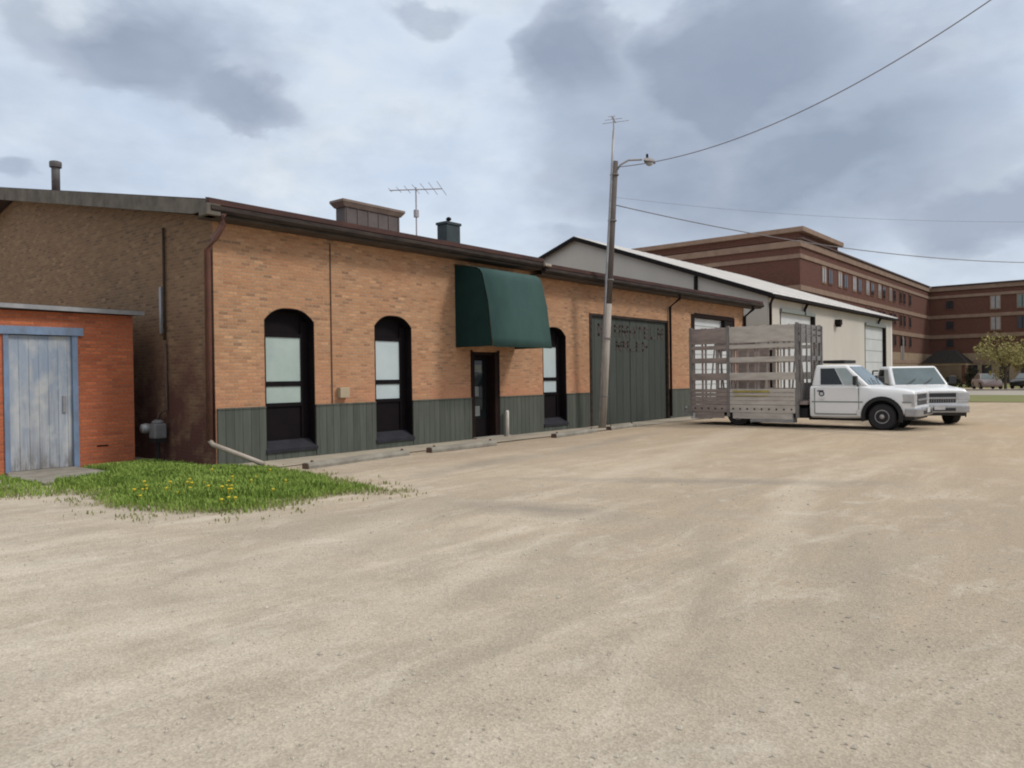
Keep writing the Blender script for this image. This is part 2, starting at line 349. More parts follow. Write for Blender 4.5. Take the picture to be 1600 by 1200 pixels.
# ------------------------------------------------------------------ ground
gb = MB()
def axis_cuts(c, near, far):
    a = [c+near*i/30 for i in range(-30, 31)]
    return [c-far, c-far*.4]+a+[c+far*.4, c+far]
xs, ys = axis_cuts(14, 40, 900), axis_cuts(2, 40, 900)
for j in ys:
    for i in xs:
        z = 0
        if -30 < i < 56 and -40 < j < 13.5: z = .012*math.sin(i*.7+j*.31)*math.sin(j*.55-i*.2)-.012
        gb.v.append(Vector((i, j, z)))
w = len(xs)
for j in range(len(ys)-1):
    for i in range(w-1): gb.f.append((j*w+i, j*w+i+1, (j+1)*w+i+1, (j+1)*w+i))
tag(obj('gravel_ground', gb, 'ground', smooth=True), kind='structure')
def sheet(name, pts, z, mat):
    mb = MB(); mb.quad(*[(x, y, z) for x, y in pts]); return tag(obj(name, mb, mat), kind='structure')
def blob(cx, cy, rx, ry, ang, n=40, jag=.25, seed=1):
    r = random.Random(seed); ph = [r.uniform(0, 6.28) for _ in range(6)]; out = []
    for i in range(n):
        t = 2*math.pi*i/n; k = 1+jag*sum(math.sin((q+2)*t+ph[q])/(q+1.5) for q in range(6))
        x, y = rx*k*math.cos(t), ry*k*math.sin(t); out.append((cx+x*math.cos(ang)-y*math.sin(ang), cy+x*math.sin(ang)+y*math.cos(ang)))
    return out
sheet('front_pavement', [(8.7, 13.05), (20, 13.0), (27.5, 13.1), (34.4, 13.2), (34.4, 14.27), (8.2, 14.27)], .012, 'pavement')
sheet('grass_verge', [(46.5, -60), (62, -60), (62, 12.5), (48.5, 8.0)], .012, 'turf')
sheet('road', [(62, -90), (76, -90), (76, 22), (62, 22)], .016, 'road')
sheet('far_lawn', [(88, -90), (119.9, -90), (119.9, 22.9), (88, 22.9)], .012, 'turf')
mb = MB(); mb.box(76, 76.3, -90, 22, 0, .14); tag(obj('kerb', mb, 'concrete'), kind='structure')

# ------------------------------------------------------------------ main brick building
FX0, FX1, FY, WZ = 8.07, 34.4, 14.284, 4.95
bld = thing('brick_warehouse', 'long low orange brick building with arched windows and a grey green wooden dado', 'building', (FX0, FY, 0))
ops = [(9.2, 10.45, .22, 2.99, .27), (12.2, 13.4, .22, 2.99, .27), (15.66, 16.74, -.06, 2.42, 0), (18.9, 20.12, .22, 2.99, .27), (21.5, 27.0, -.06, 3.8, 0), (28.98, 33.3, -.06, 4.14, 0)]
obj('wall', wall_front(FX0, FX1, WZ, FY, .32, ops, -.1), 'brick', bld)
RIDGE_Y, BACK_Y, PITCH = 25.0, 35.7, .187
mb = MB(); zt = lambda y: WZ+.05+PITCH*(min(y, 2*RIDGE_Y-y)-FY)
mb.prism([(FY+.002, 0), (BACK_Y, 0), (BACK_Y, zt(BACK_Y)), (RIDGE_Y, zt(RIDGE_Y)), (FY+.002, zt(FY)-.02)], 0, FX0, FX0+.35)
obj('gable_wall', mb, 'brick_gable', bld, label='soot stained brown gable wall')
mb = MB(); mb.prism([(FY+.35, 0), (BACK_Y, 0), (BACK_Y, zt(BACK_Y)), (RIDGE_Y, zt(RIDGE_Y)), (FY+.35, zt(FY))], 0, FX1-.35, FX1-.002)
mb.box(FX0+.36, FX1-.36, BACK_Y-.35, BACK_Y-.003, 0, 4.86); mb.box(FX0+.36, FX1-.36, FY+.40, FY+.55, 3.9, 4.85)
obj('rear_wall', mb, 'brick_gable', bld)
# roof: two lengths of eave at slightly different heights, each with a slab, a metal edge, a gutter and a soffit
def roof_len(xa, xb, zE, parent):
    yE = 13.76; top = lambda y: zE+PITCH*(min(y, 2*RIDGE_Y-y)-yE); yB = 2*RIDGE_Y-yE
    mb = MB(); mb.prism([(yE, zE-.10), (yE, zE), (RIDGE_Y, top(RIDGE_Y)), (yB, zE), (yB, zE-.10), (RIDGE_Y, top(RIDGE_Y)-.10)], 0, xa, xb)
    r = obj('roof', mb, 'roof', parent)
    e = MB(); e.prism([(yE-.012, zE-.11), (yE-.035, zE-.09), (yE-.02, zE+.022), (yE+.10, zE+.045), (yE+.10, zE+.022), (yE-.003, zE+.002)], 0, xa-.004, xb+.004)
    x = xa
    obj('metal_edge', e, 'edge', r)
    g = MB(); g.prism([(yE-.002, zE-.115), (yE-.075, zE-.12), (yE-.085, zE-.20), (yE-.045, zE-.255), (yE+.03, zE-.262), (yE+.03, zE-.115)], 0, xa+.02, xb-.01)
    obj('gutter', g, 'gutter', r)
    s = MB(); s.box(xa+.02, xb-.02, yE+.034, FY-.004, zE-.31, zE-.29); obj('soffit', s, 'soffit', r)
    f = MB(); f.box(xa+.03, xb-.03, yE+.05, yE+.09, zE-.288, zE-.102); obj('fascia', f, 'soffit', r)
    return r, top, yB
r1, top1, yB = roof_len(7.70, 18.28, 5.19, bld)
r2, top2, _ = roof_len(18.29, 35.35, 5.06, bld)
# rake boards on the left gable
mb = MB()
mb.prism([(13.80, 4.97), (13.80, 5.17), (RIDGE_Y, top1(RIDGE_Y)-.012), (yB, 5.17), (yB, 4.85), (RIDGE_Y, top1(RIDGE_Y)-.36), (14.3, 4.97)], 0, 7.655, 7.697)
obj('rake_board', mb, 'rake', bld)
mb = MB(); mb.box(7.64, 7.92, 13.70, 14.02, 4.88, 5.10); obj('eave_end_box', mb, 'rake', bld, bevel=.01)
mb = MB(); mb.prism([(13.86, 5.03), (FY+.3, 5.10), (RIDGE_Y, top1(RIDGE_Y)-.16), (RIDGE_Y, top1(RIDGE_Y)-.2), (FY, 5.03), (13.86, 4.96)], 0, 7.70, FX0-.003)
obj('rake_soffit', mb, 'soffit', bld)
mb = MB(); mb.box(18.20, 18.5, 13.60, 13.75, 4.98, 5.05); obj('gutter_end_cap', mb, 'pale_pipe', bld, bevel=.008)
# wainscot of vertical boards between the openings
for a, b in ((FX0+.03, 9.19), (10.46, 12.19), (13.41, 15.60), (16.80, 18.89), (20.13, 21.44), (27.06, 28.97), (33.31, FX1)):
    mb = MB(); mb.box(a, b, FY-.035, FY-.003, -.03, 1.12); p = obj('wainscot', mb, 'siding', bld)
    mb = MB(); mb.box(a, b, FY-.05, FY-.003, 1.122, 1.155); obj('cap_rail', mb, 'siding', p)
mb = MB(); mb.box(FX0+.03, 21.4, FY-.06, FY-.002, -.02, -.001)
# windows
def arch_window(a, b, pane):
    zs, ri, yb = 2.99, .27, FY+.30
    mb = MB(); n = 16
    arc = [(a+(b-a)*i/n, zs+ri*(1-abs(2*i/n-1)**2.7)) for i in range(n+1)]
    mb.add([(x, yb, z) for x, z in arc]+[(a, yb, .22), (b, yb, .22)], [tuple(range(n+1))+(n+2, n+1)])
    t = .02
    for (p, q) in zip(arc, arc[1:]): mb.hexa([(p[0], FY-.006, p[1]-.002), (q[0], FY-.006, q[1]-.002), (q[0], yb, q[1]-.002), (p[0], yb, p[1]-.002)], [(p[0], FY-.006, p[1]-t), (q[0], FY-.006, q[1]-t), (q[0], yb, q[1]-t), (p[0], yb, p[1]-t)])
    mb.box(a+.002, a+t, FY-.01, yb, .235, zs-.01); mb.box(b-t, b-.002, FY-.015, yb, .235, zs-.01)
    xl, xr = a+.06, b-.19
    for (x0, x1, z0, z1) in ((a+t, xl, .3, 3.0), (xr, b-t, .3, 3.0), (xl, xr, 2.64, 2.72), (xl, xr, 1.57, 1.68), (xl, xr, 1.13, 1.21), (xl, xr, .3, .42)):
        mb.box(x0, x1, yb-.07, yb-.004, z0, z1)
    mb.box(xl, xr, yb-.03, yb-.006, .42, 1.13); mb.box(xl, xr, yb-.035, yb-.006, 2.72, 3.2)
    fr = obj('window', mb, 'black', bld)
    for z0, z1 in ((1.21, 1.57), (1.68, 2.64)):
        p = MB(); p.box(xl, xr, yb-.045, yb-.02, z0, z1); obj('pane', p, pane, fr)
    s = MB(); s.prism([(FY-.07, .16), (FY-.07, .23), (yb-.08, .40), (yb-.08, .25), (FY+.0, .16)], 0, a-.02, b+.02)
    obj('sill', s, 'sill', fr)
    s = MB(); s.box(a+.005, b-.005, FY-.03, FY-.003, -.02, .158); obj('base_board', s, 'siding', fr)
arch_window(9.2, 10.45, 'blind'); arch_window(12.2, 13.4, 'blind_blue'); arch_window(18.9, 20.12, 'blind_blue')
# entrance door
mb = MB(); yb = FY+.30
mb.box(15.61, 15.655, FY-.04, FY-.002, -.03, 2.46); mb.box(16.745, 16.795, FY-.04, FY-.002, -.03, 2.46); mb.box(15.662, 15.74, FY-.03, yb, -.03, 2.415); mb.box(16.60, 16.738, FY-.03, yb, -.03, 2.415); mb.box(15.74, 16.60, FY+.04, yb, 2.33, 2.415)
fr = obj('door_frame', mb, 'brown_black', bld)
mb = MB(); mb.box(15.745, 16.595, yb-.07, yb-.02, .05, 2.32); dr = obj('door', mb, 'black', bld)
mb = MB(); mb.box(15.86, 16.48, yb-.08, yb-.072, .55, 2.18); obj('pane', mb, 'glass', dr)
for (xa, xb, za, zb_) in ((15.98, 16.30, 1.86, 2.06), (15.92, 16.16, 1.18, 1.45), (15.9, 16.2, .62, .9)):
    mb = MB(); mb.box(xa, xb, yb-.085, yb-.081, za, zb_); obj('notice', mb, 'grey_trim', dr)
mb = MB(); mb.tube([(15.83, yb-.09, 1.0), (15.83, yb-.13, 1.02), (15.83, yb-.13, 1.28), (15.83, yb-.09, 1.3)], .015); obj('handle', mb, 'galv', dr)
mb = MB(); mb.box(15.62, 16.78, FY-.18, FY-.003, .0, .05); obj('door_step', mb, 'concrete', bld)
# boarded-up wide gate with worn lettering
mb = MB(); mb.box(21.62, 24.22, FY+.06, FY+.12, -.03, 3.72); g = obj('gate_leaf', mb, 'gate_boards', bld)
mb = MB(); mb.box(24.25, 26.9, FY+.06, FY+.12, -.03, 3.72); g2 = obj('gate_leaf', mb, 'gate_boards', bld)
mb = MB(); mb.box(21.50, 21.615, FY-.03, FY+.14, -.04, 3.81); mb.box(26.905, 27.0, FY-.03, FY+.14, -.04, 3.81); mb.box(21.615, 26.905, FY-.02, FY+.14, 3.725, 3.81)
obj('gate_frame', mb, 'gutter', bld)
strokes = [[(0,0,0,1),(0,1,1,1),(1,1,1,0),(0,.5,1,.5)], [(0,0,0,1),(0,1,1,.5),(1,.5,0,0)], [(0,0,0,1),(0,1,.9,1),(0,.5,.7,.5),(0,0,.9,0)], [(0,1,1,1),(.5,1,.5,0)], [(0,0,0,1),(1,0,1,1),(0,.5,1,.5)], [(0,0,0,1),(0,1,1,1),(1,1,1,.5),(0,.5,1,.5),(.4,.5,1,0)], [(0,0,0,1),(0,0,1,0)], [(.5,0,.5,1)]]
def worn_line(x, z, hh, ww, gap, seq):
    mb = MB()
    for k, c in enumerate(seq):
        o = x+k*(ww+gap)
        for (u0, v0, u1, v1) in strokes[c]:
            p, q = Vector((o+u0*ww, 0, z+v0*hh)), Vector((o+u1*ww, 0, z+v1*hh)); d = (q-p).normalized(); nn = Vector((-d.z, 0, d.x))*.045
            y0, y1 = FY+.048, FY+.058
            pts = [p-d*.03-nn, q+d*.03-nn, q+d*.03+nn, p-d*.03+nn]
            mb.hexa([(a.x, y0, a.z) for a in pts], [(a.x, y1, a.z) for a in pts])
    return mb
mbl = worn_line(22.15, 3.10, .36, .33, .19, (1, 2, 0, 5, 4, 3, 2, 6, 5)[:9]); mbl2 = worn_line(23.3, 2.62, .28, .30, .16, (5, 0, 6, 2, 1))
mbl.add(mbl2.v, mbl2.f); obj('lettering', mbl, 'letter', bld)
# overhead door on the right
mb = MB(); mb.box(29.3, 33.2, FY+.14, FY+.2, .03, 4.06)
od = obj('overhead_door', mb, 'white_door', bld)
mb = MB()
for z in (.66, 1.29, 1.92, 2.55, 3.18, 3.75): mb.box(29.31, 33.19, FY+.125, FY+.139, z, z+.012)
obj('panel_seam', mb, 'grey_trim', od)
mb = MB(); mb.box(28.99, 29.29, FY-.02, FY+.2, .02, 4.2); mb.box(33.21, 33.3, FY-.02, FY+.2, .02, 4.2); mb.box(29.29, 33.21, FY-.03, FY+.2, 4.08, 4.25)
obj('door_frame', mb, 'brown_black', bld)
mb = MB(); mb.box(32.15, 33.05, FY-.06, FY+.10, 3.62, 4.05); obj('dark_header_box', mb, 'dark_trim', bld, bevel=.02)  # plain dark box below the lintel, purpose unknown
# pipes and small fittings on the walls
mb = MB(); mb.tube([(7.99, 13.74, 4.93), (7.99, 13.74, 4.74), (7.985, 14.02, 4.52), (7.98, 14.33, 4.30), (7.98, 14.36, .52)], .065, 10)
ds = obj('downspout', mb, 'downspout', bld, smooth=True, label='rust brown downspout on the near corner')
mb = MB(); mb.tube([(7.98, 14.36, .52), (7.99, 14.25, .44), (8.40, 13.15, .09)], .05, 10); obj('outlet_pipe', mb, 'pale_pipe', ds, smooth=True)
mb = MB(); mb.tube([(27.05, 13.74, 4.80), (27.05, 13.78, 4.65), (27.05, 14.2, 4.35), (27.05, 14.2, .1)], .05, 8); obj('downspout', mb, 'dark_trim', bld, smooth=True)
mb = MB(); mb.tube([(34.25, 13.74, 4.80), (34.25, 13.78, 4.65), (34.3, 14.2, 4.35), (34.3, 14.2, .1)], .07, 8); obj('downspout', mb, 'dark_trim', bld, smooth=True)
mb = MB(); mb.tube([(10.92, FY-.015, 1.16), (10.92, FY-.015, 4.8)], .014, 6); obj('conduit', mb, 'rust', bld)
mb = MB(); mb.box(11.06, 11.33, FY-.13, FY-.003, 1.28, 1.52); obj('junction_box', mb, 'box', bld, bevel=.012)
mb = MB(); mb.tube([(FX0-.045, 16.20, 5.0), (FX0-.05, 16.22, 2.6)], .028, 8)
cd = obj('service_conduit', mb, 'dark_conduit', bld, smooth=True)
mb = MB(); mb.box(FX0-.06, FX0-.002, 16.33, 16.42, 2.75, 3.75); obj('conduit_cover', mb, 'galv', bld)
# awning over the entrance
aw = MB(); xa, xb = 15.02, 17.56
prof = [(FY-.004, 4.74), (13.82, 4.66), (13.50, 4.59), (13.38, 4.53), (13.31, 4.44), (13.27, 4.32), (13.11, 3.69), (12.99, 2.74), (12.96, 2.50)]
n = len(prof)
for x in (xa, xb):
    aw.v += [Vector((x, y, z)) for y, z in prof]
aw.f += [(i, i+1, n+i+1, n+i) for i in range(n-1)]
tp = MB(); tp.v = list(aw.v); tp.f = list(aw.f)
a_ = obj('awning', tp, 'awning', bld, smooth=True, fix=False); sm = a_.modifiers.new('Solid', 'SOLIDIFY'); sm.thickness = .02; sm.offset = 1
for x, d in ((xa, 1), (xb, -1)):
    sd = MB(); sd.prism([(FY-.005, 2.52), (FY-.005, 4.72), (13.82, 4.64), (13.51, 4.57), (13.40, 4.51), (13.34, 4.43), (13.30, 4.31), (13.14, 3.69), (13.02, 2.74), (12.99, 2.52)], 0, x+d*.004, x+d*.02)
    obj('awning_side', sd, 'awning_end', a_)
# post beside the entrance
post = thing('bollard', 'short chalky white post beside the entrance door', 'post', (16.95, 14.12, 0))
mb = MB(); mb.lathe((16.95, 14.12, 0), [(.055, .0), (.055, .70), (.045, .74), (.02, .755)], 14); obj('post_tube', mb, 'post', post, smooth=True)
mb = MB(); mb.lathe((16.95, 14.12, 0), [(.10, .0), (.09, .05), (.06, .055)], 14); obj('post_foot', mb, 'concrete', post)
# roof furniture
vt = thing('roof_vent', 'long grey brown boxed vent with flared rusty cap on the low roof', 'roof vent', (14.3, 17.5, 5.8))
mb = MB(); mb.box(13.5, 15.5, 16.95, 17.35, 5.75, 6.46); obj('vent_body', mb, 'vent_brown', vt)
mb = MB(); mb.hexa([(13.46, 16.92, 6.462), (15.54, 16.92, 6.462), (15.54, 17.38, 6.462), (13.46, 17.38, 6.462)], [(13.36, 16.86, 6.58), (15.64, 16.86, 6.58), (15.64, 17.44, 6.58), (13.36, 17.44, 6.58)])
mb.box(13.35, 15.65, 16.85, 17.45, 6.582, 6.66); obj('vent_cap', mb, 'vent_cap', vt, bevel=.01)
for i in range(6):
    mb = MB(); mb.box(13.54+i*.38, 13.54+i*.38+.04, 16.93, 16.948, 5.78, 6.45); obj('vent_rib', mb, 'vent_brown', vt)
cp = thing('roof_cupola', 'dark green square metal ventilator with a small knob on the low roof', 'roof vent', (17.65, 17.4, 5.8))
mb = MB(); mb.box(17.50, 18.12, 16.95, 17.38, 5.70, 6.58); obj('cupola_body', mb, 'dark_green', cp, bevel=.015)
mb = MB(); mb.box(17.47, 18.15, 16.92, 17.41, 6.582, 6.66); mb.hexa([(17.48, 16.93, 6.662), (18.14, 16.93, 6.662), (18.14, 17.40, 6.662), (17.48, 17.40, 6.662)], [(17.7, 17.05, 6.69), (17.92, 17.05, 6.69), (17.92, 17.27, 6.69), (17.7, 17.27, 6.69)])
obj('cupola_cap', mb, 'dark_green', cp)
mb = MB(); mb.lathe((17.81, 17.16, 6.68), [(.03, 0), (.03, .05), (.08, .08), (.09, .12), (.05, .17), (.01, .18)], 12); obj('knob', mb, 'dark_trim', cp, smooth=True)
fl = thing('flue_pipe', 'thin steel flue pipe with a wider cap above the brown gable', 'flue', (8.42, 23, 6.9))
mb = MB(); mb.lathe((8.42, 23, 6.75), [(.105, 0), (.105, .86), (.1, .87)], 16); obj('pipe', mb, 'stack', fl, smooth=True)
mb = MB(); mb.lathe((8.42, 23, 7.62), [(.15, 0), (.155, .08), (.15, .15), (.1, .17)], 16); obj('cap', mb, 'stack', fl)
def antenna(name, label, base, h, boom_dir, L, els, mast_r=.025, tilt=0, fold=0):
    t = thing(name, label, 'antenna', base); b = Vector(base)
    mb = MB(); mb.tube([b, b+Vector((0, 0, h))], mast_r, 8); obj('mast', mb, 'antenna', t)
    d = Vector((math.cos(boom_dir), math.sin(boom_dir), tilt)); s = Vector((-math.sin(boom_dir), math.cos(boom_dir), 0)); c = b+Vector((0, 0, h-.08))
    mb = MB(); mb.tube([c-d*L*.5, c+d*L*.5], .02, 6); obj('boom', mb, 'antenna', t)
    for i in range(els):
        u = (i/(els-1)-.5)*L*.98; hl = (.28+.75*(i/(els-1)))*(fold or 1); mb = MB()
        mb.tube([c+d*u-s*hl+Vector((0, 0, .012)), c+d*u+s*hl+Vector((0, 0, .012))], .009, 5); obj('element', mb, 'antenna', t)
    return t, c
ta, c = antenna('tv_antenna', 'spindly aluminium television antenna on a mast above the low roof', (19.1, 20.0, 6.3), 2.22, R(-55), 1.9, 7)
mb = MB(); mb.box(19.03, 19.17, 19.93, 20.07, 7.45, 7.72); obj('rotator', mb, 'antenna', ta, bevel=.01)

# ------------------------------------------------------------------ shed
sh = thing('brick_shed', 'small bright orange brick shed with a flaking blue plank door', 'shed', (6, 16.46, 0))
SY = 16.46
mb = wall_front(4.62, 7.46, 3.10, SY, .12, [(5.06, 6.36, .02, 2.66, 0)], -.1)
mb.box(4.62, 7.46, SY+.13, SY+.2, 2.7, 3.09); mb.quad((7.46, SY, -.1), (7.46, 20, -.1), (7.46, 20, 3.2), (7.46, SY, 3.10)); mb.quad((4.62, SY, -.1), (4.62, 20, -.1), (4.62, 20, 3.2), (4.62, SY, 3.10)); mb.quad((4.62, 20, -.1), (7.46, 20, -.1), (7.46, 20, 3.2), (4.62, 20, 3.2))
obj('wall', mb, 'brick_shed', sh)
mb = MB(); mb.hexa([(4.4, SY-.17, 3.112), (7.60, SY-.17, 3.112), (7.60, 20.15, 3.22), (4.4, 20.15, 3.22)], [(4.4, SY-.17, 3.215), (7.60, SY-.17, 3.205), (7.60, 20.15, 3.33), (4.4, 20.15, 3.33)])
rf = obj('roof', mb, 'rake', sh)
mb = MB(); mb.hexa([(4.38, SY-.20, 3.13), (7.62, SY-.20, 3.105), (7.62, SY-.172, 3.105), (4.38, SY-.172, 3.13)], [(4.38, SY-.20, 3.21), (7.62, SY-.20, 3.19), (7.62, SY-.172, 3.19), (4.38, SY-.172, 3.21)]); obj('fascia_strip', mb, 'galv', rf)
mb = MB(); mb.box(5.062, 5.15, SY-.03, SY+.12, .03, 2.64); mb.box(6.26, 6.358, SY-.03, SY+.12, .03, 2.64); mb.box(4.98, 6.46, SY-.06, SY+.1, 2.645, 2.80)
obj('door_frame', mb, 'blue', sh)
mb = MB(); mb.box(5.155, 6.255, SY+.03, SY+.08, .05, 2.63); d = obj('door', mb, 'shed_door', sh)
mb = MB(); mb.box(6.08, 6.14, SY-.0, SY+.028, 1.12, 1.46); obj('handle', mb, 'galv', d, bevel=.006)
mb = MB(); mb.box(6.70, 6.92, SY-.008, SY-.002, .40, .43); obj('wall_slot', mb, 'black', sh)
slab = MB(); slab.prism([(5.05, 16.35), (6.2, 16.35), (6.3, 14.9), (5.75, 14.0), (4.9, 14.15), (4.8, 15.4)], 2, .0, .06)
s_ = obj('doorstep_slab', slab, 'stop', bevel=.02); rebase(s_, (5.6, 15.2, 0)); tag(s_, 'broken flat concrete slab in the grass before the blue door', 'slab')
# gas meter on the gable wall
gm = thing('gas_meter', 'grey gas meter with a riser pipe against the brown gable wall', 'meter', (FX0-.25, 16.2, 0))
mb = MB(); mb.box(FX0-.36, FX0-.10, 16.08, 16.36, .50, .82); mb.lathe((FX0-.23, 16.22, .82), [(.13, 0), (.12, .05), (.05, .08)], 12); obj('meter_body', mb, 'meter', gm, bevel=.03)
mb = MB(); mb.lathe((FX0-.40, 16.40, .72), [(.01, -.1), (.09, -.09), (.11, 0), (.09, .09), (.01, .1)], 12, ax=0); obj('regulator', mb, 'galv', gm, smooth=True)
mb = MB(); mb.tube([(FX0-.23, 16.22, .9), (FX0-.2, 16.2, 1.02), (FX0-.06, 16.18, 1.1), (FX0-.05, 16.18, 2.55)], .03, 8); obj('riser', mb, 'rust', gm, smooth=True)
mb = MB(); mb.tube([(FX0-.23, 16.22, .5), (FX0-.23, 16.22, -.03)], .04, 8); mb.box(FX0-.34, FX0-.12, 16.1, 16.34, .42, .498); obj('stand_pipe', mb, 'chassis', gm)

# ------------------------------------------------------------------ wheel stops
stops = [(8.85, 12.42, 11.75, 12.72), (12.43, 12.70, 14.75, 12.72), (17.3, 12.72, 19.6, 12.9), (20.6, 13.0, 22.4, 13.15)]
ws_lab = ['low concrete wheel stop nearest the grass, below the two arched windows', 'low concrete wheel stop on the gravel in front of the entrance door', 'low concrete wheel stop below the arched window beyond the awning', 'short concrete wheel stop at the foot of the utility pole']
for i, (xa, ya, xb, yb2) in enumerate(stops):
    L = math.hypot(xb-xa, yb2-ya); mb = MB()
    mb.prism([(-.10, -.02), (-.10, .05), (-.06, .115), (.06, .115), (.10, .05), (.10, -.02)], 0, -L/2, L/2)
    t = thing('wheel_stop', ws_lab[i], 'wheel stop', ((xa+xb)/2, (ya+yb2)/2, 0), math.atan2(yb2-ya, xb-xa), 'concrete wheel stops along the building', absolute=False)
    obj('concrete_bar', mb, 'stop', t, bevel=.015)
    for s in (-1, 1):
        p = MB(); p.lathe((s*(L/2-.16), 0, .11), [(.03, 0), (.03, .03), (.012, .04)], 8); obj('pin', p, 'rust', t)
        if s < 0: p = MB(); p.box(-L/2-.012, -L/2-.001, -.085, .085, -.01, .10); obj('end_face', p, 'rust', t)

# ------------------------------------------------------------------ utility pole
PB = Vector((21.19, 13.62, 0)); PT = Vector((21.25, 13.05, 8.58))
up = thing('utility_pole', 'leaning wooden utility pole with a lamp arm in front of the gate', 'utility pole', PB)
lp = lambda t: PB.lerp(PT, t)
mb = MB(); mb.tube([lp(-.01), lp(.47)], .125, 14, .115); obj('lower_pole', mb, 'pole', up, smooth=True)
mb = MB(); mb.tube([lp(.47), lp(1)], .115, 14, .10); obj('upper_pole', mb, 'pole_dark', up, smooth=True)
side = Vector((-.115, .03, 0))
mb = MB(); mb.tube([lp(.02)+side*1.25, lp(.5)+side*1.15, lp(.97)+side, lp(1.112)+side], .04, 8); obj('mast_pipe', mb, 'galv', up, smooth=True)
for t_ in (.12, .34, .56, .78, .95):
    p = lp(t_); mb = MB(); mb.lathe(p, [(.145, -.02), (.145, .02)], 14); obj('strap', mb, 'rack_post', up)
arm0 = lp(.965)+Vector((.1, 0, 0)); AD = Vector((.86, -.5, 0))
mb = MB(); mb.tube([arm0, arm0+AD*.15+Vector((0, 0, .22)), arm0+AD*.45+Vector((0, 0, .40)), arm0+AD*.95+Vector((0, 0, .46))], .03, 8); ar = obj('lamp_arm', mb, 'rack_post', up, smooth=True)
lh = arm0+AD*1.15+Vector((0, 0, .45)); mb = MB()
mb.hexa([lh+Vector((-.30, -.02, -.07)), lh+Vector((.0, -.22, -.07)), lh+Vector((.36, -.14, -.07)), lh+Vector((.12, .16, -.07))], [lh+Vector((-.22, -.02, .05)), lh+Vector((.02, -.15, .07)), lh+Vector((.28, -.12, .06)), lh+Vector((.09, .1, .07))])
obj('lamp_head', mb, 'rack_post', ar, bevel=.03)
mb = MB(); mb.lathe(lh+Vector((.06, -.05, -.07)), [(.13, 0), (.11, -.06), (.05, -.1)], 12); obj('lamp_lens', mb, 'lamp_lens', ar, smooth=True)
mb = MB(); mb.lathe(lh+Vector((-.05, -.03, .06)), [(.04, 0), (.04, .12), (.02, .14)], 8); obj('photocell', mb, 'dark_trim', ar)
top = lp(1.112)+side
tb, _ = antenna('pole_antenna', 'thin television antenna on the mast beside the pole top', tuple(top), .42, R(20), .6, 3, .022, 0, .42)
# cables
def sag(name, label, a, b, s, r=.016, n=40):
    a, b = Vector(a), Vector(b); mb = MB()
    mb.tube([a.lerp(b, i/n)-Vector((0, 0, 4*s*(i/n)*(1-i/n))) for i in range(n+1)], r, 6); o = obj(name, mb, 'cable', smooth=True); rebase(o, a); return tag(o, label, 'cable')
sag('overhead_cable', 'overhead cable climbing from the pole top to the upper right of the photo', (21.3, 13.0, 8.4), (18.87, .78, 10.29), .95, .013)
sag('overhead_cable', 'overhead cable dropping from the pole side past the red brick corner', (21.32, 13.1, 7.2), (42.18, 2.28, 6.44), .55, .016)
sag('overhead_cable', 'thinnest overhead cable crossing the sky almost level above the red building', (21.32, 13.1, 7.45), (28.55, 1.54, 6.13), .25, .004)

# ------------------------------------------------------------------ cream metal building
CX0, CX1, CY, CE = 38.0, 62.6, 14.52, 5.72
cb = thing('metal_building', 'cream metal clad workshop with a pale gabled roof behind the trucks', 'building', (CX0, CY, 0))
cops = [(39.7, 44.75, .02, 4.95, 0), (55.4, 60.4, .02, 4.95, 0)]
obj('wall', wall_front(CX0, CX1, CE, CY, .18, cops), 'cream', cb)
CR, CB, CP = 26.1, 37.7, .362
ct = lambda y: CE+CP*(min(y, 2*CR-y)-CY)
mb = MB(); mb.prism([(CY+.002, 0), (CB, 0), (CB, ct(CB)), (CR, ct(CR)), (CY+.002, ct(CY)-.002)], 0, CX0, CX0+.2); mb.prism([(CY+.2, 0), (CB, 0), (CB, ct(CB)), (CR, ct(CR)), (CY+.2, ct(CY))], 0, CX1-.2, CX1-.002)
mb.box(CX0+.21, CX1-.21, CB-.2, CB-.004, 0, CE); obj('gable_wall', mb, 'cream', cb)
mb = MB(); yE = CY-.35; zz = lambda y: ct(y)+.02
mb.prism([(yE, zz(yE)), (yE, zz(yE)+.10), (CR, zz(CR)+.10), (2*CR-yE, zz(yE)+.1), (2*CR-yE, zz(yE)), (CR, zz(CR))], 0, CX0-.25, CX1+.25)
cr = obj('roof', mb, 'white_roof', cb)
mb = MB()
for x in range(0, 26): mb.prism([(yE+.02, zz(yE)+.107), (yE+.02, zz(yE)+.145), (CR-.05, zz(CR)+.125), (CR-.05, zz(CR)+.09)], 0, CX0+x-.02, CX0+x+.02)
obj('standing_seam', mb, 'white_roof', cr)
mb = MB(); mb.prism([(yE-.01, zz(yE)-.16), (yE-.01, zz(yE)+.09), (CR, zz(CR)+.09), (2*CR-yE, zz(yE)+.09), (2*CR-yE, zz(yE)-.16), (CR, zz(CR)-.17)], 0, CX0-.285, CX0-.252)
obj('rake_trim', mb, 'dark_trim', cr)
mb = MB(); mb.box(CX0-.24, CX1+.24, yE-.09, yE-.003, zz(yE)-.10, zz(yE)+.05); obj('gutter', mb, 'dark_trim', cr)
mb = MB(); mb.box(CX0+.0, CX1, yE+.0, CY-.003, zz(yE)-.09, zz(yE)-.07); obj('soffit', mb, 'dark_trim', cr)
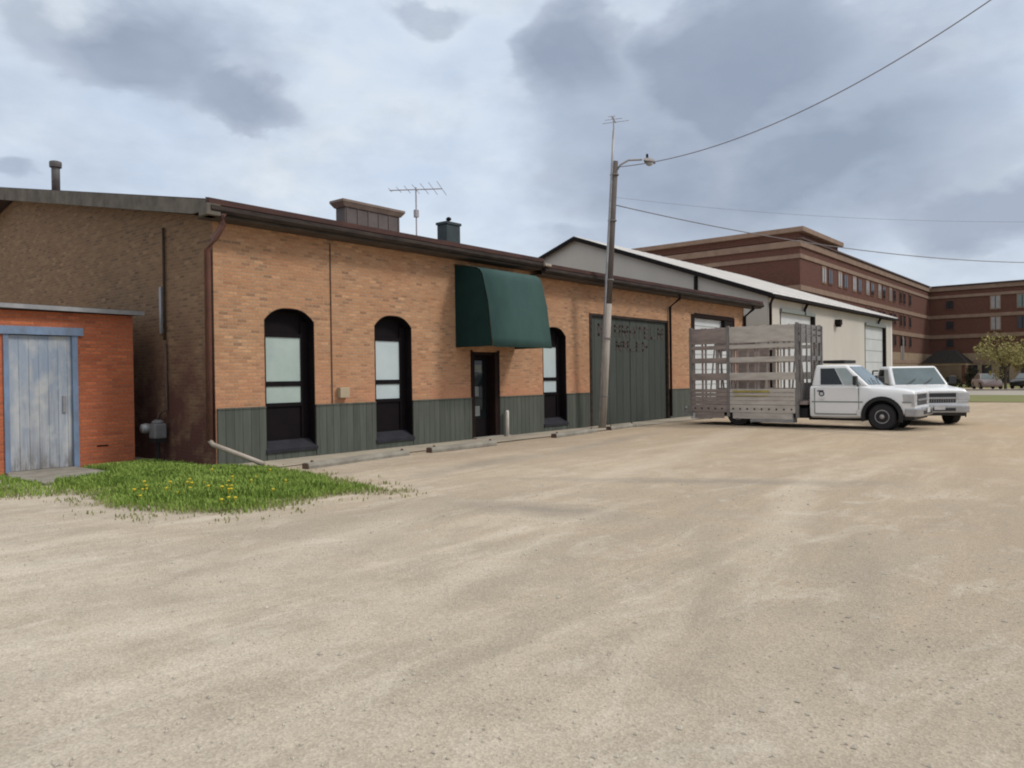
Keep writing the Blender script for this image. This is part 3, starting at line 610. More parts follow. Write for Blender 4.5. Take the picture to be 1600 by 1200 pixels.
for a, b, za, zs, r_ in cops:
    mb = MB(); mb.box(a+.08, b-.08, CY+.10, CY+.16, .03, zs-.06); od = obj('overhead_door', mb, 'white_door', cb)
    mb = MB()
    for z in (.8, 1.6, 2.4, 3.2, 4.0): mb.box(a+.09, b-.09, CY+.085, CY+.098, z, z+.02)
    obj('panel_seam', mb, 'grey_trim', od)
    mb = MB(); mb.box(a-.1, b+.1, CY-.14, CY+.15, zs-.05, zs+.12); obj('lintel', mb, 'grey_trim', od)
    mb = MB(); mb.box(b-.05, b+.17, CY-.1, CY+.17, .02, zs-.055); mb.box(a-.06, a+.02, CY-.02, CY+.17, .02, zs-.055); obj('jamb', mb, 'dark_trim', od)
for x, z1 in ((38.02, .1), (43.1, 4.9), (58.4, 5.1)):
    mb = MB(); mb.tube([(x, CY-.28, CE-.12), (x, CY-.25, CE-.25), (x, CY-.12, CE-.5), (x, CY-.12, z1)], .08, 8); obj('downspout', mb, 'dark_trim', cb, smooth=True)
mb = MB(); mb.box(CX1-.35, CX1-.0, CY-.02, CY-.003, .0, CE-.1); obj('corner_trim', mb, 'white_roof', cb)
mb = MB(); mb.box(48.78, 49.22, CY-.34, CY-.003, 4.62, 4.95); mb.box(48.84, 49.16, CY-.30, CY-.05, 4.50, 4.62); obj('wall_lamp', mb, 'dark_trim', cb, bevel=.03)
mb = MB(); mb.tube([(37.97, 18.4, 6.1), (37.97, 18.4, 6.95)], .11, 8); obj('gable_vent', mb, 'dark_trim', cb)

# ------------------------------------------------------------------ red brick building
RX, RY, RT, WX = 67.7, 23.0, 13.35, 120.0
rb = thing('red_brick_building', 'large dark red brick four storey building with buff stone bands beyond the workshop', 'building', (RX, RY, 0))
mb = MB(); mb.box(RX, WX, RY, 75, 0, RT); obj('wall', mb, 'brick_red', rb)
mb = MB(); mb.box(WX, WX+22, -45, 75.1, 0, RT); obj('wing_wall', mb, 'brick_red', rb)
mb = MB(); mb.box(RX-.02, 78.6, RY+.02, 74, RT+.05, 14.0); obj('parapet', mb, 'brick_red', rb)
mb = MB(); mb.box(RX-.45, 78.9, RY-.45, 74.4, 14.0, 14.4); obj('cornice', mb, 'stone_band', rb)
def band(z0, z1, d, mat='stone_band', nm='stone_band'):
    mb = MB(); mb.box(RX-d, WX-d, RY-d, RY-.002, z0, z1); mb.box(RX-d, RX-.002, RY, 75, z0, z1); mb.box(WX-d, WX-.002, -45.2, RY, z0, z1)
    obj(nm, mb, mat, rb)
band(12.75, 13.3, .16); band(11.75, 12.12, .10); band(8.95, 9.4, .10); band(6.2, 6.7, .10); band(2.75, 3.15, .10); band(0, 2.74, .05, 'stone_base', 'stone_base')
band(3.16, 4.1, .05, 'stone_base', 'stone_base')
mb = MB(); mb.box(RX-.3, WX-.3, RY-.3, RY+.1, 13.352, 13.5); mb.box(WX-.3, WX+.1, -45.3, RY-.31, 13.352, 13.5); obj('coping', mb, 'roof', rb)
def red_window(x0, x1, z0, z1, pane, face):
    mb = MB(); d = .06
    if face == 'y': mb.box(x0-.12, x1+.12, RY-d, RY-.003, z0-.15, z1+.2)
    else: mb.box(WX-d, WX-.003, x0-.12, x1+.12, z0-.15, z1+.2)
    w_ = obj('window', mb, 'brick_red' if pane == 'win_dark' else 'stone_band', rb); mb = MB()
    if face == 'y': mb.box(x0, x1, RY-d-.02, RY-d-.002, z0, z1)
    else: mb.box(WX-d-.02, WX-d-.002, x0, x1, z0, z1)
    obj('pane', mb, pane, w_)
    mb = MB()
    if face == 'y': mb.box((x0+x1)/2-.04, (x0+x1)/2+.04, RY-d-.035, RY-d-.022, z0, z1)
    else: mb.box(WX-d-.035, WX-d-.022, (x0+x1)/2-.04, (x0+x1)/2+.04, z0, z1)
    obj('mullion', mb, 'dark_trim', w_)
X = 73.6
for k in range(15):
    for zb in (10.2, 7.4, 4.9):
        if zb < 10 and k < 6: continue
        red_window(X, X+1.0, zb, zb+1.25, 'win_light' if k % 2 == 0 and zb > 10 and k < 11 else 'win_dark', 'y')
    X += 3.0 if k % 2 else 1.9
red_window(103.3, 104.9, 2.9, 5.9, 'win_light', 'y')
for zb in (10.0, 7.2, 4.75):
    red_window(20.0, 20.9, zb+.3, zb+1.35, 'win_dark', 'x')
    if zb > 5:
        for yy, p in ((14.6, 'win_light'), (11.6, 'win_green' if zb > 9 else 'win_dark'), (8.6, 'win_dark'), (5.6, 'win_light'), (2.6, 'win_dark'), (-.6, 'win_dark')): red_window(yy, yy+1.0, zb, zb+1.6, p, 'x')
    else:
        for yy in (10.8, 8.0, 5.0): red_window(yy, yy+1.0, zb, zb+1.3, 'win_dark', 'x')
for yy in (17.2, 15.6, 13.6, 11.2):
    mb = MB(); mb.box(WX-.09, WX-.055, yy, yy+1.1, .1, 2.5); obj('window', mb, 'win_dark', rb)
# dark hipped entrance canopy in front of the wing
ec = thing('entrance_canopy', 'dark hipped entrance canopy on posts before the red brick wing', 'canopy', (115, 20, 0))
mb = MB(); mb.hexa([(112.2, 17.3, 2.75), (117.8, 17.3, 2.75), (117.8, 22.6, 2.75), (112.2, 22.6, 2.75)], [(114, 18.9, 4.45), (116, 18.9, 4.45), (116, 20.9, 4.45), (114, 20.9, 4.45)]); obj('roof', mb, 'dark_trim', ec)
mb = MB(); mb.box(112.3, 117.7, 17.4, 22.5, 2.45, 2.745); obj('beam', mb, 'stone_base', ec)
for x, y in ((112.6, 17.7), (112.6, 22.2), (117.4, 17.7), (117.4, 22.2)):
    mb = MB(); mb.box(x-.2, x+.2, y-.2, y+.2, 0, 2.448); obj('post', mb, 'brick_red', ec)

# ------------------------------------------------------------------ vehicles (local axes: x forward, y left, z up)
def loft(sts, n_arc=4):
    """stations: (x, half width, z bottom, z top, shoulder) -> closed rounded body skin"""
    mb = MB(); rows = []
    for (x, w_, zb, zt_, sh_) in sts:
        half = [(w_*.90, zb), (w_*.97, zb+.05), (w_, zb+(zt_-zb)*.35), (w_, zb+(zt_-zb)*.6), (w_*.985, zt_-sh_*1.2), (w_*.955, zt_-sh_*.45), (w_*.90, zt_-sh_*.1), (w_*.80, zt_), (w_*.4, zt_+.012)]
        rows.append([(x, y, z) for y, z in half]+[(x, -y, z) for y, z in reversed(half)])
    k = len(rows[0])
    for r_ in rows: mb.v += [Vector(p) for p in r_]
    for i in range(len(rows)-1):
        for j in range(k): mb.f.append((i*k+j, i*k+(j+1) % k, (i+1)*k+(j+1) % k, (i+1)*k+j))
    mb.f.append(tuple(range(k))); mb.f.append(tuple((len(rows)-1)*k+j for j in range(k)))
    return mb
def cut(o, cyls):
    """subtract wheel-arch cylinders (across y) from a mesh object and bake the result"""
    cs = []; par = o.parent; o.parent = None
    for (x, z, r_, y0, y1) in cyls:
        mb = MB(); mb.lathe((x, 0, z), [(r_, y0), (r_, y1)], 28, ax=1); c = obj('cutter', mb, 'chassis'); cs.append(c)
        md = o.modifiers.new('Cut', 'BOOLEAN'); md.object = c; md.operation = 'DIFFERENCE'; md.solver = 'EXACT'
    dg = bpy.context.evaluated_depsgraph_get(); dg.update()
    me = bpy.data.meshes.new_from_object(o.evaluated_get(dg)); o.modifiers.clear(); o.data = me
    for c in cs: bpy.data.objects.remove(c)
    o.parent = par; return o
def lerp2(q, u, v):
    a, b, c, d = [Vector(p) for p in q]; return (a.lerp(b, u)).lerp(d.lerp(c, u), v)
def pane_on(q, u0, u1, v0, v1, out, th=.012):
    a, b, c, d = [Vector(p) for p in q]; nn = (b-a).cross(d-a).normalized()
    if nn.dot(Vector(out)) < 0: nn = -nn
    ps = [lerp2(q, u, v)+nn*.004 for u, v in ((u0, v0), (u1, v0), (u1, v1), (u0, v1))]
    mb = MB(); mb.hexa(ps, [p+nn*th for p in ps]); return mb
def wheel(parent, x, y, r_, w_, rim_r, side, dual=False):
    wm = MB(); wm.lathe((x, y, r_), [(rim_r, -w_/2), (r_*.90, -w_/2), (r_*.985, -w_*.38), (r_, -w_*.2), (r_, w_*.2), (r_*.985, w_*.38), (r_*.90, w_/2), (rim_r, w_/2)], 28, ax=1)
    t = obj('wheel', wm, 'tyre', parent, smooth=False)
    s = side; yo = y+s*w_/2
    rm = MB(); rm.lathe((x, yo, r_), [(rim_r*1.01, -s*.02), (rim_r*1.01, s*.004), (rim_r*.9, s*.006), (rim_r*.8, -s*.05), (rim_r*.45, -s*.045), (rim_r*.36, s*.0), (rim_r*.3, s*.03), (.01, s*.035)], 24, ax=1)
    obj('rim', rm, 'rim', t, smooth=True)
    nb = MB()
    for k in range(8):
        a = k*math.pi/4; cx, cz = x+math.cos(a)*rim_r*.62, r_+math.sin(a)*rim_r*.62
        nb.lathe((cx, yo, cz), [(.022, -s*.055), (.022, -s*.035)], 8, ax=1)
    obj('hand_hole', nb, 'chassis', t)
def cab_parts(t, o=0.0, W=1.02, wheel_x=2.07, wr=.385, front=2.93, rear=0.0, crew=0, logo=True):
    """front half of a pickup: body, greenhouse, glass, lights; o shifts along x"""
    X = lambda x: x+o
    st = [(X(rear), W*.985, .34, 1.30, .10), (X(rear+.04), W, .32, 1.305, .10), (X(1.0), W, .32, 1.305, .10), (X(1.62), W, .34, 1.30, .12), (X(1.80), W, .36, 1.27, .15),
          (X(2.35), W*.995, .40, 1.225, .17), (X(front-.22), W*.985, .45, 1.19, .13), (X(front-.05), W*.965, .50, 1.155, .10), (X(front), W*.94, .56, 1.10, .08)]
    body = obj('body', loft(st), 'paint', t)
    cut(body, [(X(wheel_x), wr+.02, wr+.105, -W-.2, -W+.32), (X(wheel_x), wr+.02, wr+.105, W-.32, W+.2)])
    for p in body.data.polygons: p.use_smooth = True
    try: body.data.set_sharp_from_angle(angle=R(32))
    except Exception: pass
    for s in (-1, 1):   # dark wheel-arch lips and liners
        mb = MB(); n = 18; rr = wr+.105
        for i in range(n+1):
            a = R(-18)+R(216)*i/n; ca, sa = math.cos(a), math.sin(a)
            for r_, y in ((rr-.015, W-.32), (rr-.02, W+.035), (rr+.085, W+.03), (rr+.095, W-.01)): mb.v.append(Vector((X(wheel_x)+ca*r_, s*y, wr+.02+sa*r_)))
        for i in range(n):
            for j in range(3): mb.f.append((i*4+j, i*4+j+1, (i+1)*4+j+1, (i+1)*4+j))
        obj('arch_lip', mb, 'chassis', t, fix=False)
        mb = MB(); mb.lathe((X(wheel_x), 0, wr+.02), [(wr+.095, s*(W-.318)), (wr+.095, s*(W-.30))], 24, ax=1); obj('wheel_well', mb, 'chassis', t)
    b0, b1 = X(rear+.02), X(1.72); t0, t1 = X(rear+.11), X(1.02); wb, wt = W*.925, W*.775; zb, zt_ = 1.27, 1.945
    mb = MB(); mb.hexa([(b0, -wb, zb), (b1, -wb, zb), (b1, wb, zb), (b0, wb, zb)], [(t0, -wt, zt_), (t1, -wt, zt_), (t1, wt, zt_), (t0, wt, zt_)])
    mb.f[1] = mb.f[1]
    gh = obj('cab', mb, 'paint', t, bevel=.075, seg=4, smooth=True)
    for s in (-1, 1):
        q = [(b0, s*wb, zb), (b1, s*wb, zb), (t1, s*wt, zt_), (t0, s*wt, zt_)]
        ud = .50 if not crew else .3
        if crew:
            obj('side_window', pane_on(q, .08, .42, .12, .84, (0, s, 0)), 'glass', t); obj('side_window', pane_on(q, .46, .70, .12, .84, (0, s, 0)), 'glass', t)
        else:
            obj('side_window', pane_on(q, .17, .57, .10, .84, (0, s, 0)), 'glass', t)
        g = pane_on(q, .595 if not crew else .72, .90, .10, .84, (0, s, 0))
        # front quarter: taper the leading top corner along the pillar
        obj('quarter_window', g, 'painted_reflection', t)
    qf = [(b1, -wb, zb), (b1, wb, zb), (t1, wt, zt_), (t1, -wt, zt_)]
    wsn = obj('windscreen', pane_on(qf, .06, .94, .07, .90, (1, 0, .5)), 'wind_glass', t)
    for yy in (-.45, .1):
        mb = MB(); p = Vector((b1-.02, yy, zb+.06)); mb.tube([p+Vector((.03, 0, .0)), p+Vector((-.16, .36, .20))], .012, 5); obj('wiper', mb, 'plastic', wsn)
    qr = [(b0, -wb, zb), (b0, wb, zb), (t0, wt, zt_), (t0, -wt, zt_)]
    obj('rear_window', pane_on(qr, .12, .88, .2, .85, (-1, 0, .2)), 'glass', t)
    for s in (-1, 1):
        mb = MB(); mb.prism([(X(.16), .46), (X(.16), 1.24), (X(.2), 1.27), (X(1.36), 1.27), (X(1.42), 1.2), (X(1.42), .62), (X(1.34), .46)], 1, s*(W-.03), s*(W+.006))
        d = obj('door', mb, 'paint', t, bevel=.012)
        mb = MB()
        for (xa, xb_, za, zb_) in ((.13, .158, .46, 1.24), (1.422, 1.445, .60, 1.24), (.16, 1.38, .435, .455)): mb.box(X(xa), X(xb_), min(s*(W-.02), s*(W+.002)), max(s*(W-.02), s*(W+.002)), za, zb_)
        obj('door_gap', mb, 'grey_trim', d)
        mb = MB(); mb.box(X(.06), X(1.55), min(s*(W+.0), s*(W+.014)), max(s*(W+.0), s*(W+.014)), .80, .835); obj('rub_strip', mb, 'grey_trim', t)
        mb = MB(); mb.box(X(2.62), X(2.86), min(s*(W*.985), s*(W+.004)), max(s*(W*.985), s*(W+.004)), .80, .835); obj('rub_strip', mb, 'grey_trim', t)
        mb = MB(); mb.box(X(.24), X(.42), min(s*(W+.008), s*(W+.04)), max(s*(W+.008), s*(W+.04)), 1.13, 1.17); obj('handle', mb, 'plastic', d, bevel=.008)
        mb = MB(); y0, y1 = sorted((s*(W+.06), s*(W+.27))); mb.box(X(1.33), X(1.44), y0, y1, 1.32, 1.60); mr = obj('mirror', mb, 'plastic', t, bevel=.03)
        mb = MB(); mb.tube([(X(1.40), s*(W-.08), 1.31), (X(1.38), s*(W+.09), 1.36)], .025, 6); obj('mirror_arm', mb, 'plastic', mr)
        mb = MB(); y0, y1 = sorted((s*W*.60, s*W*.99)); mb.hexa([(X(front-.3), y0, .80), (X(front+.012), y0, .80), (X(front+.006), y1, .80), (X(front-.3), y1, .80)], [(X(front-.3), y0, 1.06), (X(front+.008), y0, 1.06), (X(front+.0), y1, 1.06), (X(front-.3), y1, 1.06)])
        hl = obj('headlight', mb, 'lamp_lens', t, bevel=.02)
        mb = MB(); y0, y1 = sorted((s*W*.62, s*W*.968)); mb.hexa([(X(front-.15), y0, .70), (X(front+.01), y0, .70), (X(front-.0), y1, .70), (X(front-.15), y1, .70)], [(X(front-.15), y0, .79), (X(front+.01), y0, .79), (X(front-.0), y1, .79), (X(front-.15), y1, .79)]); obj('indicator', mb, 'lamp_lens', hl)
    mb = MB(); mb.box(X(front-.04), X(front+.014), -W*.585, W*.585, .72, 1.03); gr = obj('grille', mb, 'plastic', t, bevel=.015)
    mb = MB(); mb.box(X(front+.015), X(front+.04), -W*.60, W*.60, .845, .905); mb.box(X(front+.0), X(front+.03), -W*.60, W*.60, 1.032, 1.065); obj('grille_bar', mb, 'chrome', gr, bevel=.008)
    mb = MB()
    for i in range(16): mb.box(X(front+.0145), X(front+.022), -W*.56+i*W*.0735, -W*.56+i*W*.0735+.014, .74, .84)
    obj('grille_slat', mb, 'chrome', gr)
    mb = MB(); mb.prism([(X(front-.25), -W*1.0), (X(front+.06), -W*.97), (X(front+.15), -W*.7), (X(front+.17), 0), (X(front+.15), W*.7), (X(front+.06), W*.97), (X(front-.25), W*1.0), (X(front-.05), 0)], 2, .40, .64)
    bp = obj('bumper', mb, 'chrome', t, bevel=.03)
    mb = MB(); mb.box(X(front+.13), X(front+.178), -.5, .5, .46, .56); obj('bumper_slot', mb, 'plastic', bp)
    mb = MB(); mb.box(X(front+.175), X(front+.187), -.17, .17, .50, .65); obj('licence_plate', mb, 'white', bp)
    mb = MB(); mb.box(X(front-.35), X(front-.02), -W*.86, W*.86, .30, .41); obj('air_dam', mb, 'plastic', t, bevel=.02)
    mb = MB(); mb.box(X(rear+.05), X(1.55), -W*.80, W*.80, .26, .37); obj('underbody', mb, 'chassis', t)

# truck with glass racks, backed up to the building, nose away from it
gt = thing('glass_rack_truck', 'white truck carrying tall slatted glass racks on its flat bed', 'truck', (25.33, 8.0, 0), R(-90), absolute=False)
cab_parts(gt)
mb = MB(); mb.box(.28, .92, -.62, .62, 1.99, 2.09); obj('light_bar', mb, 'chassis', gt, bevel=.02)
mb = MB(); mb.lathe((.36, -1.03, 1.06), [(.085, 0), (.085, .006)], 20, ax=1); em = obj('door_emblem', mb, 'logo', gt)
mb = MB()
for i, ww in enumerate((.10, .07)): mb.box(.36-ww, .36+ww, -1.034, -1.024, .91-i*.045, .93-i*.045)
mb.lathe((.36, -1.035, 1.06), [(.05, 0), (.05, .004)], 16, ax=1)
obj('emblem_detail', mb, 'white', gt)
for s in (-1, 1):
    wheel(gt, 2.07, s*(1.02-.16), .385, .27, .20, s)
    wheel(gt, -2.35, s*(1.02-.17), .385, .25, .20, s); wheel(gt, -2.35, s*(1.02-.46), .385, .25, .20, s)
mb = MB(); mb.box(-4.1, 2.6, -.52, -.36, .42, .62); mb.box(-4.1, 2.6, .36, .52, .42, .62); mb.box(-4.0, -3.9, -.9, .9, .42, .6)
mb.tube([(-2.35, -.8, .385), (-2.35, .8, .385)], .07, 10); mb.tube([(2.07, -.8, .385), (2.07, .8, .385)], .06, 10); mb.box(-.9, -.1, -.95, -.55, .30, .60)
mb.box(-3.9, -3.0, -.9, .9, .3, .66); mb.box(-1.7, -.1, -.68, .95, .28, .66); mb.box(-.1, 1.5, -.8, .8, .24, .40)  # dark blocks added under the truck to deepen the shade there
obj('frame', mb, 'chassis', gt)
mb = MB(); mb.box(-3.95, -.06, -1.05, 1.05, .72, .82); obj('flat_bed', mb, 'rack_dark', gt)
stk1 = [-3.90, -3.56, -3.44, -3.05]; stk2 = [-2.50, -2.33, -1.98, -1.72, -1.62, -1.28, -1.08, -.98, -.62]
for s in (-1, 1):
    y0, y1 = (-1.10, -1.055) if s < 0 else (1.055, 1.10)
    yi0, yi1 = (-1.052, -1.02) if s < 0 else (1.02, 1.052)
    for (a, b, mt) in ((-3.93, -2.68, 'rack_dark'), (-2.58, -.42, 'rack')):
        mb = MB(); mb.box(a, b, y0, y1, 2.72, 3.25)
        for k in range(3): pass
        obj('top_board', mb, mt, gt, bevel=.008)
        mb = MB()
        for za, zb_ in ((2.53, 2.66), (2.08, 2.25), (1.50, 1.74)): mb.box(a, b, y0, y1, za, zb_)
        obj('rail', mb, 'rack_dark' if mt == 'rack_dark' else 'rack', gt, bevel=.006)
        mb = MB(); z_ = .84
        while z_ < 1.2: mb.box(a, b, y0, y1, z_, z_+.115); z_ += .128
        mb.box(a, b, y0, y1, .70, .83)
        obj('side_panel', mb, 'rack_dark' if mt == 'rack_dark' else 'rack', gt, bevel=.006)
        mb = MB(); mb.box(a, b, y0, y1, .44, .69); mb.box(a+.1, b-.1, y0+.01, y1-.01, .24, .435); obj('skirt', mb, mt, gt, bevel=.006)
        for k in range(int((b-a)/.24)):
            mb = MB(); mb.lathe((a+.12+k*.24, s*1.10, .56), [(.03, 0), (.03, s*.012)], 8, ax=1); obj('rivet', mb, 'chassis', gt)
    for x in (stk1+stk2 if s < 0 else [q+.09 for q in stk1[::2]+stk2[::2]]):
        mb = MB(); mb.box(x-.03, x+.03, yi0, yi1, .83, 3.27); obj('stake', mb, 'rack_dark', gt)
    for x in (-3.97, -2.63, -.36):
        mb = MB(); mb.box(x-.045, x+.045, min(y0, yi0)-(.012 if s < 0 else 0), max(y1, yi1)+(.012 if s > 0 else 0), .30, 3.3); obj('corner_post', mb, 'rack_post', gt)
mb = MB()   # slatted headboard behind the cab
for z in (2.70, 2.96, 3.14): mb.box(-.32, -.27, -1.1, 1.1, z, z+(.20 if z < 2.9 else .12))
for y in (-1.0, -.5, 0, .5, 1.0): mb.box(-.268, -.235, y-.04, y+.04, .83, 3.25)
mb.box(-.32, -.27, -1.1, 1.1, 2.12, 2.26); mb.box(-.32, -.27, -1.1, 1.1, .84, 1.4)
obj('headboard', mb, 'rack_post', gt)
mb = MB()
for x in (-3.5, -2.4, -.7):
    for s in (-1, 1): mb.tube([(x, s*.62, .83), (x, s*.10, 3.05)], .03, 6)
mb.tube([(-3.6, 0, 3.07), (-.6, 0, 3.07)], .035, 6)
obj('a_frame', mb, 'rack_post', gt)
for (x0, x1, k) in ((-2.56, -1.55, 0),):
    mb = MB(); mb.hexa([(x0, -.80, .86), (x1, -.80, .86), (x1, -.77, .86), (x0, -.77, .86)], [(x0, -.38, 2.55), (x1, -.38, 2.55), (x1, -.35, 2.55), (x0, -.35, 2.55)]); obj('carried_board', mb, 'rack_dark', gt)
mb = MB(); mb.box(-2.45, -1.25, -1.118, -1.103, 1.10, 1.16); mb.box(-2.42, -1.3, -1.118, -1.103, .975, 1.0); obj('load_strap', mb, 'yellow', gt)
mb = MB(); mb.box(-4.12, -4.02, -1.02, 1.02, .42, .66); bp = obj('rear_bumper', mb, 'chrome', gt, bevel=.02)
for s in (-1, 1):
    mb = MB(); mb.box(-4.02, -3.25, s*1.0-.06, s*1.0+.06, .20, .42); obj('mudguard', mb, 'white_door', gt, bevel=.03)
mb = MB(); mb.box(-4.75, -4.0, -.06, .06, .30, .40); mb.lathe((-4.72, 0, .40), [(.03, 0), (.03, .08), (.05, .12), (.02, .17)], 10); obj('tow_hitch', mb, 'galv', gt)
mb = MB(); mb.box(-1.9, -.5, -1.08, -.7, .14, .42); obj('tool_box', mb, 'galv', gt, bevel=.015)

# second pickup beyond it, nose turned towards the lot
pk = thing('pickup_truck', 'plain white pickup parked beyond the rack truck with its grille showing', 'pickup', (29.78, 6.64, 0), R(214), absolute=False); pk.scale = (.97, .97, .97)
cab_parts(pk, logo=False)
for s in (-1, 1):
    wheel(pk, 2.07, s*(1.02-.16), .385, .27, .20, s); wheel(pk, -1.35, s*(1.02-.16), .385, .27, .20, s)
body2 = obj('cargo_bed', loft([(-2.35, .97, .50, 1.20, .05), (-2.30, 1.0, .46, 1.24, .05), (-.10, 1.01, .42, 1.26, .05), (-.04, 1.0, .44, 1.25, .05)]), 'paint', pk)
cut(body2, [(-1.35, .405, .49, -1.3, -.7), (-1.35, .405, .49, .7, 1.3)])
mb = MB(); mb.box(-2.5, -2.32, -1.0, 1.0, .45, .62); obj('rear_bumper', mb, 'chrome', pk, bevel=.02)
mb = MB(); mb.box(-2.2, 2.5, -.5, -.36, .38, .56); mb.box(-2.2, 2.5, .36, .5, .38, .56); mb.tube([(-1.35, -.8, .385), (-1.35, .8, .385)], .07, 10); mb.tube([(2.07, -.8, .385), (2.07, .8, .385)], .06, 10); obj('frame', mb, 'chassis', pk)
mb = MB()
for y in (-.86, .86): mb.tube([(-.3, y, 1.25), (-.3, y, 1.80)], .03, 6)
mb.tube([(-.3, -.86, 1.80), (-.3, .86, 1.80)], .03, 6); mb.tube([(-.3, -.86, 1.55), (-.3, .86, 1.55)], .025, 6)
obj('cab_guard', mb, 'chassis', pk)

# far parked cars
def small_car(name, label, loc, rz, mat):
    t = thing(name, label, 'car', loc, rz, None, absolute=False)
    body = obj('body', loft([(-2.1, .74, .35, .80, .1), (-2.0, .82, .25, .92, .12), (-1.0, .86, .22, .95, .12), (.6, .86, .22, .93, .12), (1.4, .84, .24, .86, .14), (2.0, .78, .28, .74, .12), (2.1, .7, .36, .64, .08)]), mat, t, smooth=True)
    cut(body, [(1.3, .32, .37, -1, -.6), (1.3, .32, .37, .6, 1), (-1.3, .32, .37, -1, -.6), (-1.3, .32, .37, .6, 1)])
    mb = MB(); mb.hexa([(-1.75, -.74, .90), (.95, -.74, .88), (.95, .74, .88), (-1.75, .74, .90)], [(-1.1, -.58, 1.42), (.1, -.58, 1.42), (.1, .58, 1.42), (-1.1, .58, 1.42)]); obj('cabin', mb, mat, t, bevel=.06, smooth=True)
    q = [(.95, -.74, .88), (.95, .74, .88), (.1, .58, 1.42), (.1, -.58, 1.42)]; obj('windscreen', pane_on(q, .07, .93, .08, .9, (1, 0, 1)), 'wind_glass', t)
    for s in (-1, 1):
        q = [(-1.75, s*.74, .90), (.95, s*.74, .88), (.1, s*.58, 1.42), (-1.1, s*.58, 1.42)]; obj('side_window', pane_on(q, .12, .5, .12, .86, (0, s, 0)), 'glass', t); obj('side_window', pane_on(q, .53, .88, .12, .86, (0, s, 0)), 'glass', t)
        for x in (-1.3, 1.3): wheel(t, x, s*.76, .31, .2, .17, s)
        mb = MB(); mb.box(1.96, 2.09, min(s*.4, s*.68), max(s*.4, s*.68), .55, .68); obj('headlight', mb, 'lamp_lens', t, bevel=.02)
    return t
M['car_pink'] = plain('faded rose silver paint', (.30, .235, .235), (.26, .20, .20), .35)
M['car_dark'] = plain('near black paint', (.02, .02, .022), None, .3)
small_car('parked_car', 'rose silver car parked beyond the grass verge under the spring tree', (81, 10.9, .02), R(200), 'car_pink')
small_car('parked_car', 'near black car parked at the right edge beyond the spring tree', (84, 8.2, .02), R(170), 'car_dark')

# ------------------------------------------------------------------ vegetation
def foliage(mb, c, rad, n, size, r, shell=.35):
    clumps = []
    for _ in range(max(6, n//60)):
        d = Vector((r.gauss(0, 1), r.gauss(0, 1), r.gauss(0, 1))).normalized(); k = r.uniform(shell, 1)
        clumps.append(Vector((c[0]+d.x*rad[0]*k, c[1]+d.y*rad[1]*k, c[2]+d.z*rad[2]*k)))
    for _ in range(n):
        q = r.choice(clumps)+Vector((r.gauss(0, .17*rad[0]), r.gauss(0, .17*rad[1]), r.gauss(0, .15*rad[2])))
        u = Vector((r.gauss(0, 1), r.gauss(0, 1), r.gauss(0, .7))).normalized(); v = u.orthogonal().normalized(); v.rotate(Matrix.Rotation(r.uniform(0, 6.28), 3, u)); w_ = u.cross(v)
        s = size*r.uniform(.6, 1.3); mb.quad(q-w_*s*.5, q+v*s*.32, q+w_*s*.6, q-v*s*.32)
def tree(label, base, h, rad, mat, n, size, seed, trunk=.12, name='spring_tree'):
    r = random.Random(seed); t = thing(name, label, 'tree', base); b = Vector(base); mb = MB()
    fork = b+Vector((0, 0, h*.32)); mb.tube([b-Vector((0, 0, .1)), b+Vector((.05, .02, h*.15)), fork], trunk, 8, trunk*.75)
    for k in range(7):
        a = k*.9+r.uniform(-.2, .2); tip = b+Vector((math.cos(a)*rad*.75, math.sin(a)*rad*.75, h*r.uniform(.62, .95))); mb.tube([fork-Vector((0, 0, .1)), fork.lerp(tip, .45)+Vector((0, 0, .15*h*r.random())), tip], trunk*.5, 6, .015)
    obj('trunk', mb, 'bark', t); mb = MB(); foliage(mb, b+Vector((0, 0, h*.64)), (rad, rad, h*.37), n, size, r, .25); obj('crown', mb, mat, t, fix=False)
tree('yellow green spring tree at the right edge before the red wing', (79.5, 9.3, 0), 5.0, 2.2, 'leaf_spring', 1500, .24, 4)
tree('thin yellow green sapling right of the larger spring tree', (82, 7.9, 0), 4.2, 1.3, 'leaf_spring', 700, .26, 9, .07, 'sapling')
def shrub(label, base, rad, seed, n=900):
    r = random.Random(seed); t = thing('shrub', label, 'shrub', base, 0, 'dark shrubs before the red brick wing'); b = Vector(base); mb = MB()
    for k in range(6): a = k*1.05; mb.tube([b-Vector((0, 0, .05)), b+Vector((math.cos(a)*rad[0]*.5, math.sin(a)*rad[1]*.5, rad[2]*1.2))], .03, 5, .01)
    obj('stem', mb, 'bark', t); mb = MB(); foliage(mb, b+Vector((0, 0, rad[2]*1.02)), rad, n, .16, r, .3); obj('leaves', mb, 'leaf_dark', t, fix=False)
shrub('broad dark evergreen shrub just right of the pickup', (90, 13.4, 0), (1.0, .95, .95), 21)
shrub('narrow dark upright shrub between the broad shrub and the spring tree', (90, 12.1, 0), (.4, .4, .85), 22, 500)
shrub('low dark shrub right behind the pickup bonnet', (78, 13.1, 0), (.9, .9, .7), 23, 700)
